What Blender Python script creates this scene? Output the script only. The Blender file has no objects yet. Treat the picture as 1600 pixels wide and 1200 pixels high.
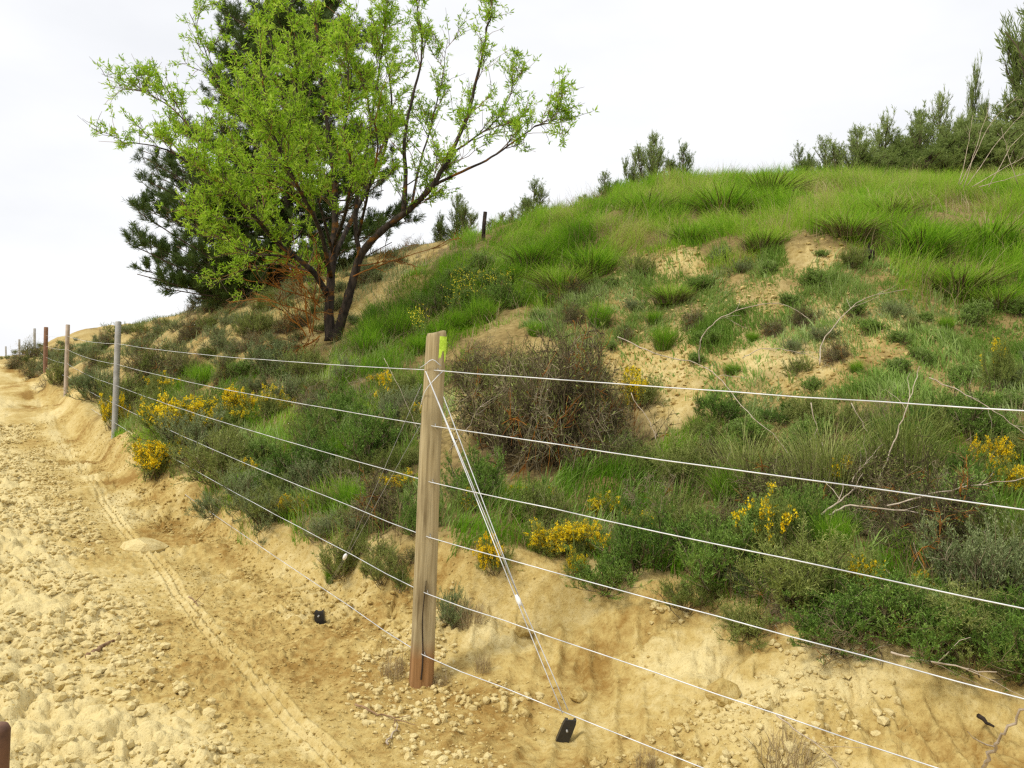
import bpy, math, random
import numpy as np
from mathutils import Vector, Matrix, Quaternion

random.seed(7)
RNG = np.random.default_rng(7)
SC = bpy.context.scene
COL = SC.collection

# ------------------------------------------------------------------ camera
PW, PH, F = 1600.0, 1200.0, 1256.0          # photograph pixels, focal length in those pixels
CAM = np.array([0.0, 0.0, 1.573])
ROLL, PITCH = math.radians(2.5), math.radians(-0.32)
_f = np.array([0, math.cos(PITCH), math.sin(PITCH)])
_r0 = np.array([1.0, 0, 0]); _u0 = np.cross(_r0, _f)
_r = _r0*math.cos(ROLL) + _u0*math.sin(ROLL)
_u = np.cross(_r, _f)
cd = bpy.data.cameras.new("camera"); cam = bpy.data.objects.new("camera", cd); COL.objects.link(cam)
cd.sensor_fit = 'HORIZONTAL'; cd.sensor_width = 36.0; cd.lens = 36.0*F/PW
cd.clip_start = 0.05; cd.clip_end = 2000
M = Matrix(((_r[0], _u[0], -_f[0], CAM[0]), (_r[1], _u[1], -_f[1], CAM[1]), (_r[2], _u[2], -_f[2], CAM[2]), (0, 0, 0, 1)))
cam.matrix_world = M
SC.camera = cam

# ------------------------------------------------------------------ world, sun, exposure
SUN_EL, SUN_AZ = math.radians(52), math.radians(-125)      # azimuth measured from +Y towards +X
SKY_WHITE = 11.2
w = bpy.data.worlds.new("World"); SC.world = w; w.use_nodes = True
nt = w.node_tree; nd = nt.nodes; lk = nt.links
bg = nd["Background"]; bg.inputs[1].default_value = 0.1
sky = nd.new("ShaderNodeTexSky"); sky.sky_type = 'NISHITA'; sky.sun_disc = False
sky.sun_elevation = SUN_EL; sky.sun_rotation = SUN_AZ; sky.altitude = 400; sky.dust_density = 3.0
tc = nd.new("ShaderNodeTexCoord")
mp = nd.new("ShaderNodeMapping"); mp.inputs['Scale'].default_value = (1.0, 1.0, 2.6)
nz = nd.new("ShaderNodeTexNoise"); nz.inputs['Scale'].default_value = 2.1; nz.inputs['Detail'].default_value = 5; nz.inputs['Roughness'].default_value = .5
cr = nd.new("ShaderNodeValToRGB")
cr.color_ramp.elements[0].position = .3; cr.color_ramp.elements[0].color = (.81, .822, .845, 1)
cr.color_ramp.elements[1].position = .68; cr.color_ramp.elements[1].color = (1, 1, 1, 1)
mul = nd.new("ShaderNodeMixRGB"); mul.blend_type = 'MULTIPLY'; mul.inputs[0].default_value = 1
mul.inputs[2].default_value = (SKY_WHITE, SKY_WHITE, SKY_WHITE*1.005, 1)
mx = nd.new("ShaderNodeMixRGB"); mx.inputs[0].default_value = .93
lk.new(tc.outputs['Generated'], mp.inputs[0]); lk.new(mp.outputs[0], nz.inputs['Vector']); lk.new(nz.outputs[0], cr.inputs[0])
lk.new(cr.outputs[0], mul.inputs[1]); lk.new(sky.outputs[0], mx.inputs[1]); lk.new(mul.outputs[0], mx.inputs[2]); lk.new(mx.outputs[0], bg.inputs[0])
sl = bpy.data.lights.new("sun", 'SUN'); sl.energy = 2.5; sl.angle = math.radians(11); sl.color = (1, .95, .86)
so = bpy.data.objects.new("sun", sl); COL.objects.link(so)
sd = Vector((math.sin(SUN_AZ)*math.cos(SUN_EL), math.cos(SUN_AZ)*math.cos(SUN_EL), math.sin(SUN_EL)))
so.rotation_euler = (-sd).to_track_quat('-Z', 'Y').to_euler(); so.location = (-8, -8, 20)
SC.view_settings.view_transform = 'Standard'; SC.view_settings.look = 'None'
SC.view_settings.exposure = 0.06; SC.view_settings.gamma = 1.0
SC.render.engine = 'CYCLES'; SC.cycles.use_denoising = False; SC.cycles.use_adaptive_sampling = False; SC.cycles.filter_width = 1.35
SC.cycles.max_bounces = 6; SC.cycles.diffuse_bounces = 3; SC.cycles.transmission_bounces = 4; SC.cycles.transparent_max_bounces = 4

# ------------------------------------------------------------------ photograph pixel <-> place
def ray(px, py):
    return _f + _r*((px-800)/F) + _u*((600-py)/F)
def unp(px, py, d):
    return CAM + ray(px, py)*d
def proj(P):
    q = np.asarray(P) - CAM
    d = q @ _f
    dd = np.where(d > .05, d, .05)
    x = 800 + F*(q @ _r)/dd; y = 600 - F*(q @ _u)/dd
    return x, y, d
def inpoly(x, y, poly):
    r = np.zeros(x.shape, bool); n = len(poly)
    for i in range(n):
        x1, y1 = poly[i]; x2, y2 = poly[(i+1) % n]
        if y1 == y2: continue
        c = ((y1 > y) != (y2 > y)) & (x < (x2-x1)*(y-y1)/(y2-y1)+x1)
        r ^= c
    return r
def sstep(a, b, x):
    t = np.clip((x-a)/(b-a), 0, 1); return t*t*(3-2*t)

# numpy noise ------------------------------------------------------
def _hash(ix, iy, k=0):
    h = (ix.astype(np.int64)*374761393 + iy.astype(np.int64)*668265263 + k*1274126177) & 0xFFFFFFFF
    h = ((h ^ (h >> 13))*1274126177) & 0xFFFFFFFF
    h = (h ^ (h >> 16)) & 0xFFFFFF
    return h/float(0xFFFFFF)
def vnoise(x, y, k=0):
    ix = np.floor(x); iy = np.floor(y); fx = x-ix; fy = y-iy
    ux = fx*fx*fx*(fx*(fx*6-15)+10); uy = fy*fy*fy*(fy*(fy*6-15)+10)
    a = _hash(ix, iy, k); b = _hash(ix+1, iy, k); c = _hash(ix, iy+1, k); d = _hash(ix+1, iy+1, k)
    return (a*(1-ux)+b*ux)*(1-uy) + (c*(1-ux)+d*ux)*uy
def fbm(x, y, o=4, k=0, g=.5):
    s = 0; a = 1; t = 0
    for i in range(o):
        ca, sa = math.cos(.6*i), math.sin(.6*i)
        s = s + a*vnoise((x*ca-y*sa)*2**i, (x*sa+y*ca)*2**i, k+i*7); t += a; a *= g
    return s/t
def domes(x, y, cell, k=0, rmin=.35, rmax=.75):
    """cobbled lumps: the tallest dome over the point, jittered cells, each of its own size"""
    X = x/cell; Y = y/cell; ix = np.floor(X); iy = np.floor(Y); best = np.zeros(x.shape)
    for dx in (-1, 0, 1):
        for dy in (-1, 0, 1):
            jx = ix+dx; jy = iy+dy
            cx = jx+_hash(jx, jy, k); cy = jy+_hash(jx, jy, k+1); r = rmin+(rmax-rmin)*_hash(jx, jy, k+2)
            th = _hash(jx, jy, k+3)*6.28; e = .6+.4*_hash(jx, jy, k+4)
            ax = (X-cx)*np.cos(th)+(Y-cy)*np.sin(th); ay = (-(X-cx)*np.sin(th)+(Y-cy)*np.cos(th))/e
            q = 1-(ax*ax+ay*ay)/(r*r)
            best = np.maximum(best, np.where(q > 0, np.power(np.clip(q, 0, 1), .4)*r, 0))
    return best*cell

# ------------------------------------------------------------------ terrain: thin plate spline through surveyed points
UX, UY = -.562, .827       # along the track, away from the camera
NX, NY = .827, .562        # across it, uphill
def st(x, y): return x*UX+y*UY, x*NX+y*NY
def xy(s, t): return s*UX+t*NX, s*UY+t*NY
def zroad(s): return np.where(s < 30, .037*np.clip(s-4, 0, 26), .96-.05*np.clip(s-30, 0, 60))
CP = [
 (1600,1200,2.95),(1600,1060,3.35),(1600,900,4.3),(1600,760,5.3),(1600,640,6.3),(1600,540,7.2),(1600,460,8.0),(1600,380,9.5),(1600,320,12),(1600,295,14.5),
 (1300,1200,3.15),(1300,1120,3.4),(1300,1010,3.7),(1300,900,4.4),(1300,780,5.4),(1300,660,6.5),(1300,600,7),(1300,500,7.8),(1300,420,8.6),(1300,380,9.3),(1300,335,11),(1300,306,13),
 (1000,1200,3.3),(1000,1100,3.85),(1000,1000,4.3),(1000,940,4.55),(1000,850,5.4),(1000,750,6.5),(1000,650,7.8),(1000,560,8.6),(1000,480,9.5),(1000,410,10.6),(1000,350,12.5),(1000,312,14.5),
 (850,1100,3.95),(850,1000,4.35),(850,920,4.75),(850,400,12.2),(850,365,14.2),
 (655,1065,4.12),(700,980,4.5),(700,900,4.85),(700,790,5.9),(700,700,7),(700,620,8.2),(700,550,9.6),(700,480,11.2),(700,415,13),(700,392,14.5),
 (450,870,6.1),(450,800,6.8),(450,700,8.2),(450,620,9.8),(450,560,11.2),(450,500,12.8),(450,458,15),(560,440,14),(560,405,16.5),(450,440,17),
 (300,795,7.8),(300,700,9.2),(300,620,11),(300,560,13),(300,515,15.5),(300,488,18),
 (178,700,11.4),(180,640,13.5),(180,585,17),(180,548,21),(180,524,27),
 (102,638,17.6),(70,605,23.9),(72,585,26),(72,560,32),(72,540,45),(54,578,35),(30,583,45),(20,563,55),(8,550,70),
 (1300,300,20),(1450,292,24),(1600,225,29),(1520,230,34),(1000,312,21),(850,350,20),(700,398,20),(560,420,22)]
cps = [unp(*c) for c in CP]
for s in (-8, -4, -1, 2, 5, 8.5, 12, 16, 20, 25, 30):
    for t in (-9, -5, -2.5, -.8, .6):
        x, y = xy(s, t); cps.append(np.array([x, y, float(zroad(np.array(s))) - .02*max(0, -t-5)]))
for s, t in ((-4, 1.3), (-1, 1.2), (1.2, 1.25), (2.5, 1.5), (3.4, 1.7), (5, 1.55), (6.5, 1.3), (8.5, 1.15), (11, 1.2)):
    x, y = xy(s, t); cps.append(np.array([x, y, float(zroad(np.array(s)))]))
for q in ((40,45,13),(60,70,9),(0,60,3),(20,60,7),(0,35,5.2),(-18,60,1.5),(-30,85,-1),(-12,40,3.6),(0,-20,-.6),(-30,-20,-2),(30,-20,4),(30,0,7),(15,-6,2.2),(8,-3,1.1),(-60,0,-5),(-40,20,-3),(-45,50,-3.5),(-70,100,-7),(60,0,9),(0,-60,-3),(20,12,7.2),(0,130,-6),(70,130,-4),(-80,-80,-8),(100,30,9),(26,20,8.6)):
    cps.append(np.array(q, float))
cps = np.array(cps)
def _phi(r2): return np.where(r2 > 1e-9, .5*r2*np.log(np.maximum(r2, 1e-9)), 0)
_n = len(cps)
_A = np.zeros((_n+3, _n+3))
_d2 = ((cps[:, None, :2]-cps[None, :, :2])**2).sum(2)
_A[:_n, :_n] = _phi(_d2) + np.eye(_n)*.05
_A[:_n, _n] = 1; _A[:_n, _n+1:] = cps[:, :2]; _A[_n, :_n] = 1; _A[_n+1:, :_n] = cps[:, :2].T
_w = np.linalg.solve(_A, np.r_[cps[:, 2], 0, 0, 0])
def hbase(x, y):
    x = np.asarray(x, float); y = np.asarray(y, float); sh = x.shape; x = x.ravel(); y = y.ravel(); out = np.empty(x.shape)
    for i in range(0, len(x), 20000):
        a = x[i:i+20000]; b = y[i:i+20000]
        out[i:i+20000] = _phi((a[:, None]-cps[:, 0])**2+(b[:, None]-cps[:, 1])**2) @ _w[:_n] + _w[_n] + _w[_n+1]*a + _w[_n+2]*b
    return out.reshape(sh)
_TS = np.r_[np.arange(1.6, 14, .04), np.arange(14, 60, .25), np.arange(60, 130, 1.)]
def hit(px, py, hf=None):
    """the place on the terrain that a photograph pixel looks at"""
    hf = hf or hbase
    P = CAM + np.outer(_TS, ray(px, py))
    g = P[:, 2]-hf(P[:, 0], P[:, 1])
    k = np.where(g < 0)[0]
    if len(k) == 0: return None
    i = max(k[0], 1); a = g[i-1]/(g[i-1]-g[i]+1e-9)
    return P[i-1]*(1-a)+P[i]*a
# cut lip and wheel track as t(s)
_lip = np.array([st(*hit(a, b)[:2]) for a, b in ((1600,1085),(1450,1050),(1300,1010),(1150,970),(1000,945),(820,915),(700,895),(600,890),(480,872),(400,845),(300,790),(230,742),(180,706))])
_lip = _lip[np.argsort(_lip[:, 0])]
def tlip(s): return np.interp(s, _lip[:, 0], _lip[:, 1])
_trk = np.array([st(*hit(a, b)[:2]) for a, b in ((62,630),(80,660),(112,705),(165,775),(235,862),(330,980),(430,1090),(520,1190))])
_trk = _trk[np.argsort(_trk[:, 0])]
def ttrk(s): return np.interp(s, _trk[:, 0], _trk[:, 1])
BARE = [[(935,560),(960,530),(1060,520),(1110,560),(1100,640),(1060,680),(1010,640),(960,620)],
        [(1230,400),(1290,378),(1340,385),(1350,415),(1280,425)],
        [(960,430),(1010,392),(1090,395),(1100,425),(1000,440)],
        [(1110,560),(1200,545),(1330,540),(1350,590),(1200,605)],
        [(1280,500),(1400,480),(1440,520),(1380,545),(1290,535)],
        [(695,610),(740,600),(750,660),(700,690)]]
SPARSE = [(960, 520), (1080, 470), (1240, 440), (1460, 460), (1480, 570), (1340, 610), (1110, 645), (1040, 650), (960, 600)]
MOUND = [hit(1290, 392), hit(1040, 410), hit(1250, 480), hit(1420, 470)]
def hfull(x, y, parts=False):
    z = hbase(x, y); s, t = st(x, y); tl = tlip(s); e = t-ttrk(s); q = t-tl
    near = sstep(40, 15, np.hypot(x, y))
    wob = (fbm(s*1.6, t*1.6, 3, 5)-.5)*.26
    # cut lip: crisper than the smooth slope
    qq = q+wob
    lipz = (.10+.24*sstep(2.6, 4.2, s))*(1/(1+np.exp(-np.clip(qq/.045, -30, 30)))-1/(1+np.exp(-np.clip(qq/.33, -30, 30))))
    z = z + lipz*near
    face = np.exp(-((q+.22)/.35)**2)
    z = z + face*near*((fbm(x*2.6, y*2.6, 4, 11)-.5)*.17 + (fbm(x*8, y*8, 3, 93)-.5)*.035 - .04*sstep(.05, .0, np.abs(fbm(x*2.2, y*2.2, 4, 95)-.5)) - .012*sstep(.03, .0, np.abs(fbm(x*7, y*7, 3, 97)-.5)))
    z = z + face*near*sstep(.48, .62, fbm(x*1.6, y*1.6, 3, 99))*(domes(x, y, .16, 121, .2, .7)*.22+domes(x, y, .07, 125, .2, .7)*.22)
    road = sstep(.12, -.25, qq)
    cl = sstep(-.42, -.85, e+(fbm(s*1.1, t*1.1, 3, 3)-.5)*.8)*road
    patch = .45+.9*fbm(s*.7, t*.7, 2, 31)
    jx = x+(vnoise(x*9, y*9, 61)-.5)*.06; jy = y+(vnoise(x*9, y*9, 62)-.5)*.06
    lump = domes(jx, jy, .125, 1)*.70 + domes(jx+.4, jy, .062, 9)*.75 + domes(jx, jy+.3, .25, 21, .25, .6)*.12
    z = z + cl*patch*lump*near - cl*.04*near
    small = domes(jx, jy, .045, 41, .2, .6)
    z = z + (1-cl)*road*near*small*(.22+.6*sstep(.5, .7, fbm(x*1.3, y*1.3, 3, 51)))
    # wheel ruts: paired ridges with tread
    fade = near*sstep(.35, .6, fbm(s*.9, t*0+2, 2, 71)+.22)
    e2 = e+.028+.02*np.sin(s*1.7)+(fbm(s*2.2, s*0+5, 3, 131)-.5)*.05
    z = z + fade*(.6+.8*fbm(s*4, e*9, 3, 133))*(-.018*np.exp(-((e2+.0)/.016)**2) - .018*np.exp(-((e2-.058)/.016)**2) + .014*np.exp(-((e2-.029)/.010)**2)+.012*np.exp(-((e2+.027)/.012)**2)+.010*np.exp(-((e2-.086)/.012)**2) + .004*np.sin(s*70)*np.exp(-((e2-.029)/.04)**2))
    # cleat marks of the tracked machine, between rut and bank
    band = sstep(.14, .22, e)*sstep(-.02, -.2, q)*near
    ph = (s*1.0 - (e*.55 + .25*e*e))/.19 + (fbm(s*1.5, t*1.5, 2, 81)-.5)*1.6
    cle = np.power(.5+.5*np.cos(ph*6.283), 3)
    z = z + band*sstep(.36, .50, fbm(s*1.7, t*1.7, 3, 82))*(cle-.3)*.026
    z = z + band*(fbm(x*3, y*3, 4, 83)-.5)*.045
    # rubble toe on the right
    rub = sstep(3.2, 2.2, s)*sstep(.1, -.2, q)*sstep(.1, .5, e)*near
    z = z + rub*((fbm(x*3, y*3, 4, 84)-.5)*.10 + domes(jx, jy, .11, 85, .2, .7)*.18)
    hill = sstep(-.05, .6, qq)
    z = z + hill*((fbm(x*1.1, y*1.1, 4, 13)-.5)*.30 + (fbm(x*6, y*6, 3, 17)-.5)*.07*near)
    for k, mnd in enumerate(MOUND):
        r2 = (x-mnd[0])**2+(y-mnd[1])**2
        z = z + (.16 if k < 2 else -.05)*np.exp(-r2/.22)
    z = z + (1-hill)*(fbm(x*.8, y*.8, 3, 19)-.5)*.07
    if parts: return z, cl, road, hill, q, e
    return z
def ground(x, y): return float(hfull(np.array([x]), np.array([y]))[0])
def at(px, py):
    p = hit(px, py); p[2] = ground(p[0], p[1]); return p

# ------------------------------------------------------------------ mesh helpers
class MB:
    def __init__(s): s.v = []; s.f = []; s.n = 0; s.t = []; s.m = []
    def add(s, V, Fc, tint=0., mat=0):
        V = np.asarray(V, float).reshape(-1, 3); Fc = np.asarray(Fc, np.int64)
        s.v.append(V); s.f.append((Fc+s.n, mat)); s.n += len(V)
        s.t.append(np.broadcast_to(np.asarray(tint, float), (len(V),)).copy())
    def mesh(s, name, mats, smooth=True):
        me = bpy.data.meshes.new(name)
        V = np.concatenate(s.v); me.vertices.add(len(V)); me.vertices.foreach_set('co', V.astype(np.float32).ravel())
        lv = np.concatenate([f.ravel() for f, m in s.f]); tot = np.concatenate([np.full(len(f), f.shape[1]) for f, m in s.f])
        mi = np.concatenate([np.full(len(f), m) for f, m in s.f])
        me.loops.add(len(lv)); me.loops.foreach_set('vertex_index', lv.astype(np.int32))
        me.polygons.add(len(tot)); st_ = np.r_[0, np.cumsum(tot)[:-1]]
        me.polygons.foreach_set('loop_start', st_.astype(np.int32)); me.polygons.foreach_set('loop_total', tot.astype(np.int32))
        me.polygons.foreach_set('material_index', mi.astype(np.int32))
        me.polygons.foreach_set('use_smooth', np.full(len(tot), smooth))
        for m in mats: me.materials.append(m)
        a = me.attributes.new('tint', 'FLOAT', 'POINT'); a.data.foreach_set('value', np.concatenate(s.t).astype(np.float32))
        me.update(calc_edges=True); return me
def mkobj(name, me, parent=None, loc=None):
    o = bpy.data.objects.new(name, me); COL.objects.link(o)
    if parent is not None: o.parent = parent
    if loc is not None: o.location = loc
    return o
def tag(o, label=None, cat=None, group=None, kind=None):
    if label: o['label'] = label
    if cat: o['category'] = cat
    if group: o['group'] = group
    if kind: o['kind'] = kind
    return o
def root(name, loc, label, cat, group=None, rz=0, sc=1):
    o = bpy.data.objects.new(name, None); COL.objects.link(o); o.empty_display_size = .1
    o.location = loc; o.rotation_euler = (0, 0, rz); o.scale = (sc, sc, sc) if not hasattr(sc, '__len__') else sc
    return tag(o, label, cat, group)
def nrm(a): return a/np.maximum(np.linalg.norm(a, axis=-1, keepdims=True), 1e-9)
def rdir(n): return nrm(RNG.normal(size=(n, 3)))
def grow(P, D, L, nseg=4, wob=.25, up=0.0):
    """N polylines grown from P along D"""
    n = len(P); out = np.empty((n, nseg+1, 3)); out[:, 0] = P; d = D.copy(); L = np.broadcast_to(L, (n,))
    for i in range(nseg):
        d = nrm(d+RNG.normal(size=(n, 3))*wob+np.array([0, 0, up]))
        out[:, i+1] = out[:, i]+d*(L/nseg)[:, None]
    return out
def along(pl, m, lo=.2, hi=1.0):
    n, k, _ = pl.shape; u = RNG.uniform(lo, hi, (n, m))*(k-1); i = np.minimum(u.astype(int), k-2); fr = (u-i)[..., None]
    a = pl[np.arange(n)[:, None], i]; b = pl[np.arange(n)[:, None], i+1]
    return (a*(1-fr)+b*fr).reshape(-1, 3), nrm((b-a).reshape(-1, 3)), (u/(k-1)).ravel()
def twigs(mb, pl, r0, r1, tint=0., mat=0, sides=3):
    n, k, _ = pl.shape
    rr = np.linspace(0, 1, k)
    a = pl[:, :-1].reshape(-1, 3); b = pl[:, 1:].reshape(-1, 3)
    r0 = np.broadcast_to(r0, (n,)); r1 = np.broadcast_to(r1, (n,))
    R = r0[:, None]*(1-rr)+r1[:, None]*rr
    ra = R[:, :-1].ravel(); rb = R[:, 1:].ravel()
    d = nrm(b-a); h = np.where(np.abs(d[:, 2:3]) > .9, [[1., 0, 0]], [[0, 0, 1.]]); x = nrm(np.cross(d, h)); y = np.cross(d, x)
    N = len(a); V = np.empty((N, 2*sides, 3))
    for j in range(sides):
        c, s_ = math.cos(6.2832*j/sides), math.sin(6.2832*j/sides); o = x*c+y*s_
        V[:, j] = a+o*ra[:, None]; V[:, sides+j] = b+o*rb[:, None]
    base = (np.arange(N)*2*sides)[:, None]
    Q = np.concatenate([base+np.array([j, (j+1) % sides, sides+(j+1) % sides, sides+j]) for j in range(sides)])
    t = np.broadcast_to(tint, (n,)); mb.add(V.reshape(-1, 3), Q, np.repeat(t, (k-1)*2*sides), mat)
def tube(mb, pts, rad, sides=9, tint=0., mat=0, rough=0., cap=True):
    pts = np.asarray(pts, float); n = len(pts); T = nrm(np.gradient(pts, axis=0)); rad = np.broadcast_to(rad, (n,))
    x = np.cross(T[0], [0, 1., 0]); 
    if np.linalg.norm(x) < .1: x = np.cross(T[0], [1., 0, 0])
    x = x/np.linalg.norm(x); V = []
    for i in range(n):
        x = x-T[i]*(x@T[i]); x /= np.linalg.norm(x); y = np.cross(T[i], x)
        for j in range(sides):
            a = 6.2832*j/sides; rr = rad[i]*(1+rough*(RNG.random()-.5)); V.append(pts[i]+(x*math.cos(a)+y*math.sin(a))*rr)
    Q = [[i*sides+j, i*sides+(j+1) % sides, (i+1)*sides+(j+1) % sides, (i+1)*sides+j] for i in range(n-1) for j in range(sides)]
    nb = mb.n; mb.add(V, Q, tint, mat)
    if cap:
        mb.f.append((np.array([[nb+j for j in range(sides)][::-1]]), mat)); mb.f.append((np.array([[nb+(n-1)*sides+j for j in range(sides)]]), mat))
def smoothpts(pts, m=4):
    """Catmull-Rom through the points"""
    P = np.asarray(pts, float); P = np.vstack([2*P[0]-P[1], P, 2*P[-1]-P[-2]]); out = []
    for i in range(1, len(P)-2):
        for k in range(m):
            t = k/m; a, b, c, d = P[i-1], P[i], P[i+1], P[i+2]
            out.append(.5*((2*b)+(c-a)*t+(2*a-5*b+4*c-d)*t*t+(3*b-a-3*c+d)*t**3))
    out.append(P[-2]); return np.array(out)
def leaves(mb, P, D, L, W, tint, mat=0, fold=.25):
    n = len(P); L = np.broadcast_to(L, (n,))[:, None]; W = np.broadcast_to(W, (n,))[:, None]
    s_ = nrm(np.cross(D, rdir(n))); nn = np.cross(s_, D)
    V = np.empty((n, 4, 3)); V[:, 0] = P; V[:, 1] = P+D*L*.5+s_*W*.5+nn*L*fold*.3; V[:, 2] = P+D*L-nn*L*fold*.3; V[:, 3] = P+D*L*.5-s_*W*.5+nn*L*fold*.3
    Q = (np.arange(n)*4)[:, None]+np.array([0, 1, 2, 3]); mb.add(V.reshape(-1, 3), Q, np.repeat(np.broadcast_to(tint, (n,)), 4), mat)
def blades(mb, P, h, wd, lean, az, tint, mat=0, up=None):
    n = len(P); dirv = np.stack([np.cos(az), np.sin(az), np.zeros(n)], 1); sa = az+math.pi/2+RNG.normal(size=n)*.7
    side = np.stack([np.cos(sa), np.sin(sa), np.zeros(n)], 1); Z = np.array([0, 0, 1.])
    V = np.empty((n, 7, 3)); h_ = h[:, None]; ln = lean[:, None]
    for i, (u, wf) in enumerate(((0, 1), (.42, .85), (.76, .55))):
        c = P+Z*h_*(u-.42*ln*u*u)+dirv*h_*ln*(.15*u+.85*u*u)
        V[:, 2*i] = c-side*(wd*wf)[:, None]*.5; V[:, 2*i+1] = c+side*(wd*wf)[:, None]*.5
    V[:, 6] = P+Z*h_*(1-.42*ln)+dirv*h_*ln
    b = (np.arange(n)*7)[:, None]
    mb.add(V.reshape(-1, 3), np.concatenate([b+np.array([0, 1, 3, 2]), b+np.array([2, 3, 5, 4])]), np.repeat(tint, 7), mat)
    mb.f.append((b+np.array([4, 5, 6])+(mb.n-7*n), mat))

# ------------------------------------------------------------------ materials
def newmat(name):
    m = bpy.data.materials.new(name); m.use_nodes = True; return m, m.node_tree.nodes, m.node_tree.links
def ramp(nd, stops):
    r = nd.new("ShaderNodeValToRGB"); e = r.color_ramp.elements
    while len(e) < len(stops): e.new(.5)
    for i, (p, c) in enumerate(stops): e[i].position = p; e[i].color = (*c, 1)
    return r
def leafmat(name, cols, trans=.3, rough=.6, objvar=.25, spec=.25):
    """colour picked per leaf from its own tint, shifted a little per plant"""
    m, nd, lk = newmat(name); bs = nd["Principled BSDF"]; out = nd["Material Output"]
    at_ = nd.new("ShaderNodeAttribute"); at_.attribute_name = 'tint'
    oi = nd.new("ShaderNodeObjectInfo"); ma = nd.new("ShaderNodeMath"); ma.operation = 'MULTIPLY_ADD'; ma.inputs[1].default_value = objvar; 
    lk.new(oi.outputs['Random'], ma.inputs[0])
    sc_ = nd.new("ShaderNodeMath"); sc_.operation = 'MULTIPLY'; sc_.inputs[1].default_value = 1-objvar; lk.new(at_.outputs['Fac'], sc_.inputs[0]); lk.new(sc_.outputs[0], ma.inputs[2])
    r = ramp(nd, [(i/(len(cols)-1), c) for i, c in enumerate(cols)]); lk.new(ma.outputs[0], r.inputs[0]); lk.new(r.outputs[0], bs.inputs['Base Color'])
    bs.inputs['Roughness'].default_value = rough; bs.inputs['Specular IOR Level'].default_value = spec
    if trans > 0:
        tr = nd.new("ShaderNodeBsdfTranslucent"); mxs = nd.new("ShaderNodeMixShader"); mxs.inputs[0].default_value = trans
        lk.new(r.outputs[0], tr.inputs[0]); lk.new(bs.outputs[0], mxs.inputs[1]); lk.new(tr.outputs[0], mxs.inputs[2]); lk.new(mxs.outputs[0], out.inputs[0])
    return m
def barkmat(name, c1, c2, scale=18, c3=None, c3lo=.6, bump=.5):
    m, nd, lk = newmat(name); bs = nd["Principled BSDF"]; tc = nd.new("ShaderNodeTexCoord"); mp = nd.new("ShaderNodeMapping"); mp.inputs['Scale'].default_value = (1, 1, .3)
    nz = nd.new("ShaderNodeTexNoise"); nz.inputs['Scale'].default_value = scale; nz.inputs['Detail'].default_value = 6
    lk.new(tc.outputs['Object'], mp.inputs[0]); lk.new(mp.outputs[0], nz.inputs['Vector'])
    r = ramp(nd, [(.35, c1), (.65, c2)]); lk.new(nz.outputs[0], r.inputs[0]); col = r.outputs[0]
    if c3:
        n2 = nd.new("ShaderNodeTexNoise"); n2.inputs['Scale'].default_value = 5; n2.inputs['Detail'].default_value = 5; lk.new(tc.outputs['Object'], n2.inputs['Vector'])
        r2 = ramp(nd, [(c3lo-.04, (0, 0, 0)), (c3lo+.05, (1, 1, 1))]); lk.new(n2.outputs[0], r2.inputs[0])
        mx = nd.new("ShaderNodeMixRGB"); lk.new(r2.outputs[0], mx.inputs[0]); lk.new(col, mx.inputs[1]); mx.inputs[2].default_value = (*c3, 1); col = mx.outputs[0]
    lk.new(col, bs.inputs['Base Color']); bs.inputs['Roughness'].default_value = .85; bs.inputs['Specular IOR Level'].default_value = .2
    bp = nd.new("ShaderNodeBump"); bp.inputs['Strength'].default_value = bump; bp.inputs['Distance'].default_value = .02; lk.new(nz.outputs[0], bp.inputs['Height']); lk.new(bp.outputs[0], bs.inputs['Normal'])
    return m
def flatmat(name, c, rough=.5, metal=0, var=.15, scale=40):
    m, nd, lk = newmat(name); bs = nd["Principled BSDF"]; tc = nd.new("ShaderNodeTexCoord"); nz = nd.new("ShaderNodeTexNoise"); nz.inputs['Scale'].default_value = scale; nz.inputs['Detail'].default_value = 4
    lk.new(tc.outputs['Object'], nz.inputs['Vector'])
    r = ramp(nd, [(.3, tuple(x*(1-var) for x in c)), (.7, tuple(min(1, x*(1+var)) for x in c))]); lk.new(nz.outputs[0], r.inputs[0]); lk.new(r.outputs[0], bs.inputs['Base Color'])
    bs.inputs['Roughness'].default_value = rough; bs.inputs['Metallic'].default_value = metal
    return m

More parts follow.
